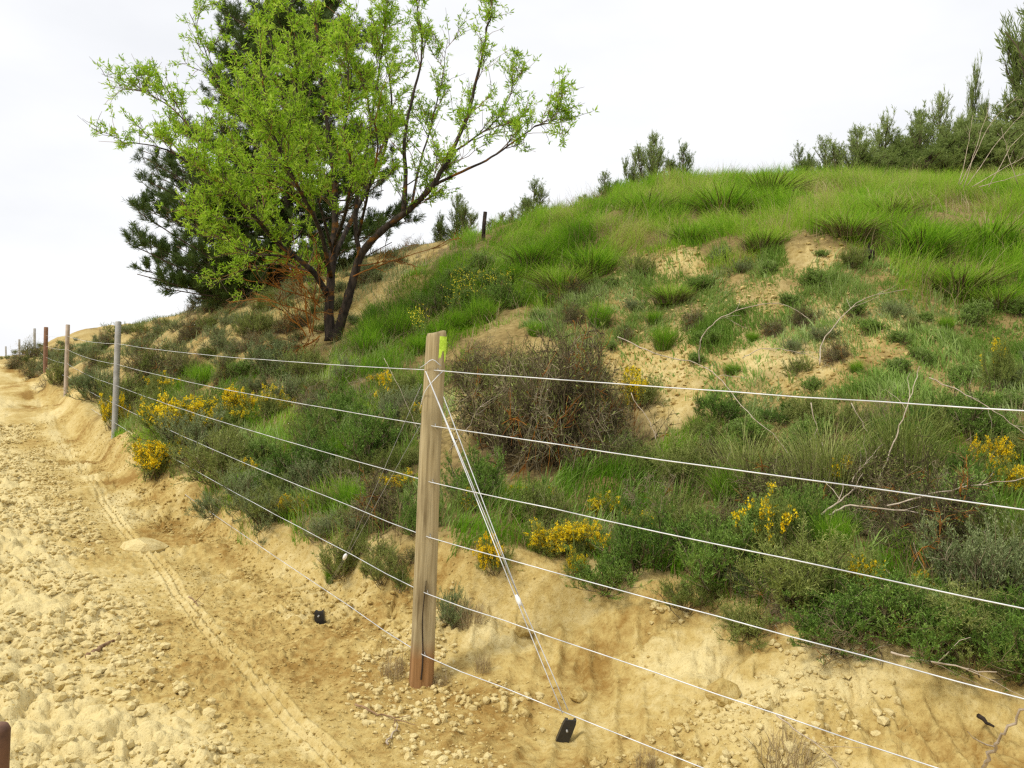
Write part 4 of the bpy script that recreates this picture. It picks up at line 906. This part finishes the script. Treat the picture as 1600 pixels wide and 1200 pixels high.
G_CREST = [(745, 410), (850, 335), (950, 290), (1000, 255), (1160, 235), (1300, 250), (1640, 260), (2700, 260), (2700, 520), (1640, 480), (1450, 465), (1380, 400), (1280, 385), (1130, 420), (1000, 400), (930, 440), (800, 480)]
G_LEFT = [(540, 520), (640, 440), (740, 380), (850, 340), (960, 400), (900, 440), (760, 500), (700, 560), (560, 600), (470, 590)]
G_MID = [(760, 520), (800, 460), (930, 420), (1130, 400), (1300, 400), (1640, 440), (2500, 460), (2500, 660), (1640, 640), (1100, 640), (950, 560), (860, 530)]
G_SCRUB = SC1
G_SC2 = [(180, 690), (180, 600), (260, 590), (480, 570), (560, 520), (690, 520), (690, 880), (480, 860), (330, 800)]
cover('meadow_grass', 'long bright green grass bending over the crest of the hill', [G_CREST], 560000, -9, 14, 4.5, 18, lambda x, y, c: .15+.34*sstep(.36, .68, c), 'grass', (.0026, .0048), (.25, 1), (.15, 1), 1.9, .36)
cover('slope_grass', 'deep green grass on the slope below the almond tree', [G_LEFT], 260000, 0, 16, 3.5, 14, lambda x, y, c: .14+.26*sstep(.4, .7, c), 'grass', (.003, .0055), (.2, 1), (0, .65), 2.0, .32)
cover('short_grass', 'short herbs and grass over the broken earth of the bank', [G_MID], 620000, -8, 8, 3.5, 11, lambda x, y, c: .06+.15*sstep(.42, .7, c), 'herb', (.004, .009), (.1, .9), (.1, 1), 2.4, .32, BARE+[SPARSE])
cover('broad_herbs', 'broad leaved light green herbs on the broken earth of the bank', [G_MID], 150000, -8, 8, 3.5, 11, lambda x, y, c: .05+.10*sstep(.45, .7, c), 'herb', (.008, .018), (.2, 1), (.3, 1), 4.0, .46, BARE+[SPARSE])
cover('scrub_grass', 'dark green grass between the shrubs of the lower scrub', [G_SCRUB], 150000, -6, 6, 2.2, 7, lambda x, y, c: .10+.16*sstep(.4, .7, c), 'grass', (.003, .0055), (.1, .9), (0, .6), 2.2, .36, BARE)
cover('hollow_grass', 'green grass between the shrubs left of the post', [G_SC2], 170000, 2, 16, 1.6, 9, lambda x, y, c: .07+.16*sstep(.4, .7, c), 'grass', (.003, .006), (.1, .9), (.05, .75), 1.7, .38)
cover('dry_grass', 'thin dry grass on the pale left slope', [[(100, 640), (60, 560), (200, 510), (420, 420), (700, 370), (680, 430), (480, 600), (180, 660)]], 170000, 7, 40, 2, 22, lambda x, y, c: .10+.14*sstep(.4, .7, c), 'grey_green', (.004, .009), (.2, 1), (0, 1), 1.1, .46, dmax=45)
cover('crest_straw', 'bleached dry grass mixed into the crest grass', [G_CREST, G_LEFT], 60000, -9, 16, 3.5, 18, lambda x, y, c: .16+.30*sstep(.4, .7, c), 'straw', (.003, .006), (.3, 1), (0, .9), 1.4, .47)
cover('crest_stalks', 'thin dry stalks rising above the crest grass', [G_CREST, G_LEFT], 14000, -9, 14, 4.5, 18, lambda x, y, c: .35+.35*c, 'straw', (.002, .0035), (.1, .7), (.2, 1), 1.2, .42)

# ------------------------------------------------------------------ the almond tree
def at_depth(px, py, d): return unp(px, py, d)
AB = at(519, 528); AD = float((AB-CAM) @ _f)
LIMBS = [  # pixel x, pixel y, metres nearer (-) or farther (+) than the foot; radius at start and end; twig density
 ([(517,532,0),(514,495,0),(516,445,0),(521,395,0),(524,335,.05),(522,280,.1),(514,215,.2),(505,150,.25),(497,80,.3),(492,10,.3),(488,-50,.3)], .105, .012, 1.0),
 ([(524,530,0),(537,490,-.1),(551,440,-.2),(566,395,-.3),(602,356,-.5),(642,326,-.7),(676,290,-.9),(705,240,-.9),(730,180,-.8),(748,110,-.8),(764,30,-.8),(770,-20,-.8)], .10, .010, .62),
 ([(563,402,-.25),(556,360,-.2),(558,310,-.1),(570,250,.1),(582,180,.2),(592,110,.3),(600,40,.3),(604,-30,.3)], .05, .009, .9),
 ([(512,462,0),(492,428,-.25),(462,402,-.4),(430,376,-.5),(392,332,-.8),(345,288,-1),(290,250,-1.1),(238,228,-1.2),(185,222,-1.2)], .062, .007, 1.1),
 ([(630,333,-.6),(634,280,-.5),(632,220,-.4),(645,150,-.3),(660,80,-.2),(652,10,-.2),(650,-40,-.2)], .045, .008, .55),
 ([(518,425,.05),(498,355,.35),(462,290,.5),(420,230,.6),(372,160,.6),(332,105,.6),(296,20,.6)], .05, .007, 1.0),
 ([(676,290,-.9),(722,268,-1.1),(768,246,-1.2),(812,214,-1.3),(850,190,-1.3),(885,186,-1.3)], .028, .004, .55),
 ([(522,400,.1),(556,330,.8),(596,250,1.2),(612,170,1.4),(604,90,1.4),(590,10,1.4)], .05, .008, .8),
 ([(517,432,-.05),(500,360,-.7),(470,300,-1.2),(440,240,-1.6),(420,180,-1.7),(408,100,-1.7),(400,30,-1.6)], .045, .006, 1.1),
 ([(345,288,-1),(318,235,-.9),(280,180,-.8),(240,150,-.8),(205,135,-.8)], .020, .004, .9),
 ([(462,402,-.4),(420,398,-.8),(372,388,-1.0),(336,352,-1.2),(300,330,-1.3)], .024, .005, 1.2),
 ([(705,240,-.9),(742,215,-.6),(782,180,-.4),(815,110,-.3)], .020, .004, .6),
 ([(492,428,-.25),(470,420,.5),(430,412,.9),(392,420,1.0),(352,432,1.1)], .022, .005, 1.0),
 ([(430,376,-.5),(410,330,.1),(385,270,.4),(362,215,.5),(340,200,.5)], .024, .005, 1.1),
 ([(521,385,0),(540,330,-.9),(548,265,-1.4),(540,200,-1.6),(545,120,-1.6),(540,60,-1.6)], .035, .006, .9),
 ([(642,326,-.7),(655,260,.2),(672,200,.5),(690,130,.6),(700,60,.6)], .025, .005, .5),
 ([(521,400,0),(500,320,-.5),(478,250,-.6),(470,180,-.7),(462,110,-.8),(458,30,-.8)], .03, .006, 1.2),
 ([(560,370,-.2),(575,300,-.9),(590,230,-1.1),(575,160,-1.1),(560,90,-1.1)], .028, .006, 1.0),
 ([(430,376,-.5),(400,340,-1.2),(360,300,-1.4),(320,260,-1.5)], .02, .005, 1.0),
 ([(514,300,.1),(470,230,.9),(440,150,1.1),(425,70,1.2),(415,-10,1.2)], .03, .006, .9),
]
def make_almond():
    r = root('almond_tree', tuple(AB), 'spreading almond tree with fresh lime green leaves and dark forked trunk on the slope', 'tree')
    tb = MB(); br = MB(); lf = MB(); ends = []
    for pts, r0, r1, dens in LIMBS:
        P = smoothpts([at_depth(a, b, AD+c)-AB for a, b, c in pts], 5); P = P+RNG.normal(size=P.shape)*.010*np.linspace(0, 1, len(P))[:, None]
        rad = .66*r0*(1-np.linspace(0, 1, len(P)))**1.1+.6*r1
        if r0 > .09: rad[:3] *= np.array([1.3, 1.12, 1.05])
        tube(tb, P, rad, 10 if r0 > .04 else 7, 0, 0, .22)
        L = np.linalg.norm(np.diff(P, axis=0), axis=1).sum(); m = int(L*5.9*dens)+4
        u0 = .42 if r0 > .09 else (.28 if r0 > .045 else .12)
        p, t, u = along(P[None], m, u0, 1)
        L1 = RNG.uniform(.35, 1.0, m)*(1.05-.62*u)
        d = nrm(t*.8+rdir(m)*.75+[0, 0, .30]); s1 = grow(p, d, L1, 6, .17, .05); twigs(br, s1, .009*(1.15-u*.7), .003, RNG.random(m), 0, 5)
        ends.append(s1)
        ends.append(np.stack([P[-14::2][:7]]) if len(P) > 14 else s1[:1])
    for s1 in ends:
        p, t, u = along(s1, 7, .2, 1); n = len(p); s2 = grow(p, nrm(t*.7+rdir(n)*.7+[0, 0, .25]), RNG.uniform(.12, .58, n)*(1.1-.5*u), 4, .16, .04); twigs(br, s2, .0042, .0018, RNG.random(n))
        p, t, u = along(s2, 7, .12, 1); keep = RNG.random(len(p)) < .56; p, t = p[keep], t[keep]
        # a spur of narrow leaves at each bud, leaves on the way along the branch as well
        low = (p[:, 2] < 1.1) & (RNG.random(len(p)) < .55); p, t = p[~low], t[~low]
        k = 6; P = np.repeat(p, k, 0)+RNG.normal(size=(len(p)*k, 3))*.012; T = nrm(np.repeat(t, k, 0)*.55+rdir(len(P))+[0, 0, .15]); tone = np.repeat(RNG.random(len(p)), k)
        leaves(lf, P, T, RNG.uniform(.028, .095, len(P)), RNG.uniform(.011, .021, len(P)), np.clip(.55*tone+.45*RNG.random(len(P)), 0, 1), 0, .3)
    mkobj('trunk', tb.mesh('trunk', [MT['bark']]), r)
    mkobj('branches', br.mesh('branches', [MT['almond_twig']]), r)
    mkobj('crown', lf.mesh('crown', [MT['almond_leaf']]), r)
    # dead orange-lichened suckers around the foot
    sk = MB(); P = []; D = []; L = []
    for a, b, dd, ex, ey, ed in [(490,525,-.1,478,430,-.2),(484,520,-.2,470,400,-.4),(494,500,0,490,380,.1),(500,525,-.2,455,560,-.5),(498,530,-.2,480,575,-.6),(495,530,-.2,440,545,-.4),(505,520,0,400,470,-.4),(500,500,0,360,445,-.3),(498,470,.1,400,425,-.3),(560,415,-.3,640,398,-.6),(552,432,-.3,690,392,-.9),
                                  (488,520,-.1,500,420,-.3),(500,480,-.1,440,400,-.6),(508,440,0,455,385,-.3),(478,525,-.3,464,460,-.4)]:
        A_ = at_depth(a, b, AD+dd)-AB; E_ = at_depth(ex, ey, AD+ed)-AB; P.append(A_); D.append(nrm(E_-A_)); L.append(np.linalg.norm(E_-A_))
    s0 = grow(np.array(P), np.array(D), np.array(L), 7, .17, 0); twigs(sk, s0, .011, .004, RNG.random(len(P)), 0, 5)
    p, t, _ = along(s0, 9, .15, 1); s1 = grow(p, nrm(t+rdir(len(p))*.8), RNG.uniform(.12, .5, len(p)), 4, .2, .03); twigs(sk, s1, .006, .0022, RNG.random(len(s1)))
    p, t, _ = along(s1, 4, .15, 1); s2 = grow(p, nrm(t+rdir(len(p))*.8), RNG.uniform(.05, .2, len(p)), 2, .2, 0); twigs(sk, s2, .0035, .0016, RNG.random(len(s2)))
    mkobj('lichen_twigs', sk.mesh('lichen_twigs', [MT['lichen']]), r)
MT['almond_twig'] = leafmat('almond_twig', [(.035, .025, .018), (.11, .08, .055), (.20, .15, .10), (.30, .13, .03)], 0, .8, objvar=0)
make_almond()

# ------------------------------------------------------------------ the pine behind it
def make_pine():
    D0 = 16.5; T0 = unp(440, 455, D0); g = ground(T0[0], T0[1]); B = np.array([T0[0], T0[1], g-.1])
    r = root('pine_tree', tuple(B), 'tall dark green pine standing behind the almond tree', 'tree')
    tp = [B]+[unp(a, b, D0) for a, b in ((440, 440), (446, 360), (452, 280), (456, 200), (462, 120), (468, 60))]
    TP = smoothpts(np.array(tp)-B, 5); tb = MB(); tube(tb, TP, .15*(1-np.linspace(0, 1, len(TP)))**.8+.02, 10, 0, 0, .15)
    E = [(222,238),(250,262),(215,300),(226,332),(213,378),(236,420),(262,440),(296,464),(335,440),(344,60),(338,112),(352,20),(395,-15),(450,-50),(520,-10),(590,50),(585,130),(590,205),(600,270),(640,335),(540,60),(300,205),(300,262),(280,330),
         (600,372),(560,420),(385,432),(270,385),(320,388),(330,140),(360,165),(350,225),(330,300),(540,300),(560,200),(540,130),(400,80),(410,170),(380,260),(390,350),(420,410),(500,390),(480,300),(500,200),(480,100),(430,30),(620,300),(590,250),(345,415),(300,430),(250,400),(240,315),(265,300)]
    br = MB(); nd_ = MB(); zs = TP[:, 2]
    segs = []
    for ex, ey in E+E+E[:24]+[(RNG.uniform(330, 540), RNG.uniform(20, 420)) for _ in range(60)]:
        ex += RNG.normal()*11; ey += RNG.normal()*9; e = unp(ex, ey, D0+RNG.uniform(-1.8, 1.8))-B
        # start lower on the trunk than the tip, pine branches rise at their ends
        h = abs(np.hypot(e[0], e[1])-0); zst = np.clip(e[2]-RNG.uniform(.1, .45)*min(1.6, np.linalg.norm(e[:2]-TP[np.argmin(np.abs(zs-e[2]))][:2])), .3, zs.max()-.1); a = TP[np.argmin(np.abs(zs-zst))]
        mid = (a+e)/2; mid[2] -= .12*np.linalg.norm(e-a); pl = smoothpts([a, mid, e], 4); tube(br, pl, np.linspace(.028, .008, len(pl)), 5, .4); segs.append(pl)
    S = np.stack(segs)
    p, t, u = along(S, 20, .25, 1); s1 = grow(p, nrm(t*.8+rdir(len(p))*.85+[0, 0, .25]), RNG.uniform(.15, .50, len(p))*(1.15-.5*u), 3, .18, .16); twigs(br, s1, .008, .004, .5)
    p, t, u = along(s1, 8, .3, 1); s2 = grow(p, nrm(t+rdir(len(p))*.6+[0, 0, .3]), RNG.uniform(.06, .17, len(p)), 1, .1, .1)
    for s, k in ((s2, 17), (s1, 26)):
        p, t, _ = along(s, k, .15, 1); n = len(p); leaves(nd_, p, nrm(t*1.0+rdir(n)*.8), RNG.uniform(.07, .125, n), RNG.uniform(.007, .011, n), np.clip(np.repeat(RNG.random(len(s)), k)*.5+.5*RNG.random(n), 0, 1), 0, .05)
    mkobj('trunk', tb.mesh('trunk', [MT['pine_bark']]), r); mkobj('branches', br.mesh('branches', [MT['pine_bark']]), r); mkobj('crown', nd_.mesh('crown', [MT['pine_needle']]), r)
make_pine()

# ------------------------------------------------------------------ dead canes, sticks, stones
def branch(name, pts, r0, label, cat='dead branch', group=None, mat='cane', depth=None, twn=3, lift=.02):
    """pixel polyline: each point is put on the plants/ground it lies over, or between given depths"""
    n = len(pts); W = []
    if depth is None:
        h0, h1 = hit(*pts[0]), hit(*pts[-1]); d0 = (h0-CAM) @ _f-.25; d1 = ((h1-CAM) @ _f if h1 is not None else d0)-.25
    else: d0, d1 = depth
    for i, (a, b) in enumerate(pts): W.append(unp(a, b, d0+(d1-d0)*i/max(1, n-1)))
    W = smoothpts(W, 5); B = W[0]; W = W-B; W += RNG.normal(size=W.shape)*.004
    mb = MB(); tube(mb, W, np.linspace(r0, r0*.4, len(W)), 6, 0, 0, .2)
    if twn:
        p, t, _ = along(W[None], twn, .3, .95); s = grow(p, nrm(t+rdir(len(p))*.6), RNG.uniform(.08, .25, len(p)), 4, .2, .02); twigs(mb, s, r0*.45, r0*.2, .5, 0, 4)
    return tag(mkobj(name, mb.mesh(name, [MT[mat]]), None, tuple(B)), label, cat, group)
for pts, r0, dep, lab in [
 ([(1372,756),(1390,710),(1407,665),(1424,615),(1436,572)], .010, (5.0, 5.3), 'long dead cane standing upright in front of the right esparto cushion'),
 ([(1330,752),(1352,724),(1380,694)], .008, (5.0, 5.2), 'short dead cane crossing the foot of the upright one'),
 ([(1267,630),(1276,668),(1288,700),(1296,715)], .007, (5.6, 5.5), 'thin pale stick hanging in the widest esparto cushion'),
 ([(1330,630),(1350,665),(1375,705),(1385,725)], .006, (5.6, 5.4), 'thin grey stick right of the hanging pale one'),
 ([(1092,566),(1097,526),(1127,496),(1180,478),(1215,474),(1245,485),(1267,500)], .010, (7.3, 7.0), 'arched dead shoot on the bare patch of the bank'),
 ([(1281,572),(1285,535),(1320,491),(1355,465),(1416,452)], .010, (6.9, 7.3), 'forked pale dead shoot right of the arched one'),
 ([(965,526),(1022,552),(1088,568),(1127,594),(1167,644),(1215,688),(1254,738)], .009, (7.4, 5.6), 'long dead runner trailing down across the pale bare patch'),
 ([(1452,590),(1500,612),(1543,636),(1600,676),(1640,700)], .008, (5.9, 5.4), 'pale dead shoot arching out at the right edge under the top wire'),
 ([(1294,807),(1329,790),(1416,799),(1504,816),(1556,842),(1600,862),(1630,875)], .010, (4.6, 4.2), 'long pale dead branch lying over the lower scrub at right'),
 ([(1386,790),(1469,768),(1540,756),(1620,744)], .009, (4.5, 4.3), 'pale dead branch rising to the right edge above the long one'),
 ([(1283,805),(1312,782),(1346,758)], .013, (4.7, 4.8), 'thick broken dead stub between scrub and esparto cushion'),
 ([(1534,1199),(1550,1172),(1572,1145),(1602,1107),(1640,1075)], .012, (2.75, 2.5), 'bare bent stick rising at the bottom right corner'),
 ([(1215,1120),(1260,1152),(1312,1200)], .006, (3.25, 3.1), 'thin dead twig lying on the lower bank'),
 ([(1390,1020),(1450,1034),(1520,1046),(1560,1052)], .009, (3.4, 3.2), 'dead stick lying along the bank lip at lower right'),
 ([(600,560),(640,640),(655,690)], .004, (7.6, 7.2), 'thin dead stalk left of the post head'),
 ([(985,615),(1015,660),(1030,700)], .006, (6.6, 6.3), 'dead twig in front of the bare patch'),
 ([(1160,560),(1190,545),(1240,548),(1290,565)], .007, (7.1, 7.0), 'pale dead twig lying flat on the broken earth'),
 ([(700,705),(730,670),(748,640),(790,610)], .006, (6.5, 6.5), 'bent thin dead twig right of the post in front of the tangle'),
]:
    branch('dead_branch', pts, r0*.55, lab, depth=dep)
# reeds at the top right
REED = [[(1500,290),(1525,240),(1550,190),(1590,150)],[(1506,292),(1530,215),(1548,160)],[(1512,290),(1560,220),(1600,175)],[(1498,288),(1512,230),(1520,180)],[(1520,292),(1570,262),(1610,240)],[(1530,292),(1580,278),(1625,262)],[(1590,288),(1575,240),(1565,200)],[(1545,292),(1580,230),(1610,200)]]
for i, p in enumerate(REED): branch('dead_reed', p, .006, 'tall pale dead reed arching on the grassy crest before the dark junipers', 'reed', 'dead reeds on the right crest', 'cane', (12.0, 12.0), 3)
def seat_px(px, py): return at(px, py)
b_ = seat_px(138, 1026); e_ = seat_px(188, 992); branch('wood_piece', [(138, 1024), (160, 1010), (188, 991)], .016, 'brown weathered wood splinter lying on the clods of the track', 'wood piece', None, 'stick', ((b_-CAM) @ _f-.02, (e_-CAM) @ _f-.02), 0)
branch('twig', [(555, 1100), (580, 1112), (608, 1118), (624, 1128)], .006, 'small dead twig on the dirt left of the post foot', 'twig', None, 'stick', ((seat_px(555, 1100)-CAM) @ _f-.01, (seat_px(624, 1128)-CAM) @ _f-.01), 3)
branch('twig', [(603, 1165), (612, 1148), (622, 1130)], .005, 'pale twig on the dirt below the post, bottom centre', 'twig', None, 'cane', ((seat_px(603, 1165)-CAM) @ _f-.01, (seat_px(622, 1130)-CAM) @ _f-.01), 2)
branch('twig', [(296, 932), (304, 940), (310, 947)], .006, 'grey twig beside the wheel ruts', 'twig', None, 'stick', ((seat_px(296, 932)-CAM) @ _f-.01, (seat_px(310, 947)-CAM) @ _f-.01), 2)
branch('black_stick', [(1528, 1120), (1550, 1138)], .010, 'short black stick on the bank at lower right', 'stick', None, 'dark_wood', ((seat_px(1528, 1120)-CAM) @ _f-.01, (seat_px(1550, 1138)-CAM) @ _f-.01), 0)

import bmesh
_bm = bmesh.new(); bmesh.ops.create_icosphere(_bm, subdivisions=2, radius=1); _bm.verts.ensure_lookup_table()
ICV = np.array([v.co[:] for v in _bm.verts]); ICF = np.array([[v.index for v in f.verts] for f in _bm.faces]); _bm.free()
_bm = bmesh.new(); bmesh.ops.create_icosphere(_bm, subdivisions=1, radius=1); _bm.verts.ensure_lookup_table()
ICV1 = np.array([v.co[:] for v in _bm.verts]); ICF1 = np.array([[v.index for v in f.verts] for f in _bm.faces]); _bm.free()
ICV0, ICF0 = ICV1[:12], None
_t = (1+5**.5)/2; ICV0 = nrm(np.array([(-1,_t,0),(1,_t,0),(-1,-_t,0),(1,-_t,0),(0,-1,_t),(0,1,_t),(0,-1,-_t),(0,1,-_t),(_t,0,-1),(_t,0,1),(-_t,0,-1),(-_t,0,1)], float))
ICF0 = np.array([(0,11,5),(0,5,1),(0,1,7),(0,7,10),(0,10,11),(1,5,9),(5,11,4),(11,10,2),(10,7,6),(7,1,8),(3,9,4),(3,4,2),(3,2,6),(3,6,8),(3,8,9),(4,9,5),(2,4,11),(6,2,10),(8,6,7),(9,8,1)])
def rock_verts(V, sx, sy, sz, rough=.25, cuts=7):
    V = V.copy()
    for k in range(cuts):
        n = nrm(RNG.normal(size=3)); h = RNG.uniform(.45, .85); dd = V @ n; V = V-np.where(dd > h, dd-h, 0)[:, None]*n
    V = V*(1+rough*.4*(RNG.random(len(V))-.5))[:, None]; return V*[sx, sy, sz]
def rock(px, py, w, hh, label, flat=1., sink=.35, cat='stone'):
    P = at(px, py); d = (P-CAM) @ _f; sx = w*d/F/2; sz = hh*d/F/2*flat; V = rock_verts(ICV, sx, sx*.8, sz); mb = MB(); mb.add(V, ICF)
    o = mkobj('stone', mb.mesh('stone', [MT['stone']], False), None, tuple(P+np.array([0, 0, sz*(1-2*sink)]))); o.rotation_euler = (0, 0, RNG.uniform(-.5, .5)); tag(o, label, cat); return o
o = rock(226, 848, 72, 46, 'broad flat pale slab lying across the track beside the wheel ruts', .8, .30); o.data.materials[0] = MT['clod']; o.scale = (1, 1.2, 1)
rock(462, 957, 22, 22, 'pale angular stone alone below the bank lip, left of the post'); rock(940, 1180, 22, 22, 'pale stone at the bottom edge right of the anchor'); rock(820, 1112, 24, 20, 'pale stone left of the black anchor, under the lowest wire')
rock(974, 1150, 22, 20, 'small stone high in the rubble right of the anchor'); rock(992, 1172, 26, 20, 'brownish stone low in the rubble right of the anchor'); rock(1010, 1190, 20, 18, 'stone beside the dry tuft at the bottom edge')
rock(820, 960, 30, 34, 'pale earth lump on the bank face behind the insulator of the stay'); rock(905, 1085, 36, 26, 'large earth lump on the bank right of the bright stay wires'); rock(695, 1078, 22, 16, 'small stone to the right of the post foot'); rock(590, 1010, 20, 16, 'small stone on the slope left of the post foot')
rock(1130, 1085, 60, 46, 'big pale clay lump sticking out of the lower bank'); rock(1060, 1130, 40, 30, 'clay lump below the big one on the lower bank')
# dark stump at the brow, near-black all over, with short snags
def stump():
    P = at(1356, 405); d = (P-CAM) @ _f; V = rock_verts(ICV, .075, .06, .075, .6, 4); mb = MB(); mb.add(V, ICF); o = mkobj('stump', mb.mesh('stump', [MT['dark_wood']], False), None, tuple(P+[0, 0, .05])); tag(o, 'black stump beside the bare mound near the brow', 'stump')
    mb = MB(); s = grow(np.zeros((5, 3)), nrm(RNG.normal(size=(5, 3))+[0, 0, .6]), .13, 4, .2, 0); twigs(mb, s, .018, .006, 0, 0, 6); mkobj('snag', mb.mesh('snag', [MT['dark_wood']]), o)
stump()
# crumbled earth: countless
def rubble(name, label, polys, n, smin, smax, s0, s1, t0, t1, clump=.45, pw=3., dmax=14, mat='stone', ICV1=ICV1, ICF1=ICF1):
    x, y = candidates(n, s0, s1, t0, t1); px, py, d = proj(np.c_[x, y, hbase(x, y)]); k = np.zeros(n, bool)
    for p in polys: k |= inpoly(px, py, p)
    k &= (RNG.random(n) < sstep(clump-.12, clump+.12, fbm(x*2, y*2, 3, 301))) & (d > 1.5) & (d < dmax)
    x, y = x[k], y[k]; n = len(x); z = hfull(x, y); r = smin+(smax-smin)*RNG.random(n)**pw
    V = np.repeat(ICV1[None], n, 0)*(1+.35*(RNG.random((n, len(ICV1), 1))-.5)); 
    for c in range(4):
        nn = rdir(n)[:, None]; dd = (V*nn).sum(2); V = V-np.where(dd > .6, dd-.6, 0)[..., None]*nn
    V = V*r[:, None, None]*RNG.uniform(.6, 1.2, (n, 1, 3))*[1, 1, .8]; V += np.stack([x, y, z+r*.25], 1)[:, None]
    Q = (np.arange(n)*len(ICV1))[:, None, None]+ICF1; mb = MB(); mb.add(V.reshape(-1, 3), Q.reshape(-1, 3)); print(name, n)
    return tag(mkobj(name, mb.mesh(name, [MT[mat]], False)), label, 'earth', None, 'stuff')
rubble('crumbs', 'crumbled earth and small stones at the foot of the bank', [[(560, 1000), (700, 890), (1000, 950), (1640, 1080), (1640, 1240), (700, 1240), (540, 1100)]], 42000, .003, .030, -2, 6, .2, 3.4, .47, 4, mat='clod')
rubble('lip_crumbs', 'crumbled earth along the bank lip beside the track', [[(180, 690), (420, 860), (660, 890), (640, 1010), (480, 960), (240, 800)]], 14000, .004, .03, 3, 13, .3, 2.8, .45)
rubble('clods', 'dry broken clods over the ploughed half of the track', [[(-60, 640), (60, 640), (150, 760), (230, 900), (420, 1060), (560, 1240), (-200, 1240)]], 60000, .006, .038, -1, 16, -5, 1, .40, 2.2, mat='clod')
rubble('grit', 'fine grit and crumbs scattered over the bare dirt', [[(0, 600), (60, 600), (180, 700), (420, 850), (700, 880), (1000, 940), (1640, 1080), (1640, 1300), (-300, 1300)]], 150000, .0025, .013, -3, 16, -4, 3, .38, 2.5, ICV1=ICV0, ICF1=ICF0)
rubble('slope_grit', 'crumbled earth on the bare patches under the crest', [SPARSE, BARE[0], BARE[1], BARE[2]], 60000, .005, .035, -8, 8, 3.5, 11, .42, 3.5, ICV1=ICV0, ICF1=ICF0)
# tall thin weeds with lemon flowers on the slope right of the almond tree
def weed(px, py, h, label):
    P = at(px, py); mb = MB(); s = grow(np.zeros((3, 3)), nrm(RNG.normal(size=(3, 3))*.15+[0, 0, 1]), h*RNG.uniform(.8, 1.1, 3), 6, .08, .02); twigs(mb, s, .005, .002, .4, 0, 4)
    p, t, _ = along(s, 5, .35, .95); s1 = grow(p, nrm(t+rdir(len(p))*.6), .12, 3, .1, .05); twigs(mb, s1, .003, .0015, .4)
    lv = MB(); p, t, _ = along(s, 14, .0, .7); leaves(lv, p, nrm(rdir(len(p))+[0, 0, .3]), RNG.uniform(.03, .08, len(p)), .014, RNG.random(len(p)))
    fl = MB(); e = np.repeat(np.concatenate([s1[:, -1], s[:, -1]]), 4, 0); e = e+RNG.normal(size=e.shape)*.016; leaves(fl, e, rdir(len(e)), .018, .016, RNG.random(len(e)), 0, .4)
    r = root('flowering_weed', tuple(P), label, 'weed', 'tall yellow weeds'); mkobj('stems', mb.mesh('stems', [MT['herb']]), r); mkobj('foliage', lv.mesh('foliage', [MT['herb']]), r); mkobj('flowers', fl.mesh('flowers', [MT['weed_flower']]), r)
for i, (a, b, h) in enumerate([(705, 500, .5), (722, 492, .55), (738, 486, .5), (760, 478, .45), (780, 474, .45), (716, 470, .4), (662, 540, .4), (650, 528, .35), (795, 470, .4)]):
    weed(a, b, h, 'tall thin weed with small lemon yellow flowers on the slope right of the almond trunk')
for i, (a, b, h) in enumerate([(905, 690, .45), (925, 680, .4), (880, 700, .4)]):
    weed(a, b, h, 'thin weed with pale yellow flowers in front of the dead bush below the bare patch')

cover('scrub_straw', 'dry straw coloured grass and stems among the shrubs', [G_SCRUB, G_SC2], 60000, -6, 16, 1.8, 8, lambda x, y, c: .14+.22*sstep(.4, .7, c), 'straw', (.002, .0045), (.1, 1), (0, .9), 2.6, .47)
cover('scrub_herbs', 'small light green herbs between the shrubs', [G_SCRUB, G_SC2], 120000, -6, 16, 1.8, 8, lambda x, y, c: .08+.18*sstep(.4, .7, c), 'herb', (.005, .011), (.1, .8), (.2, 1), 3.1, .46)
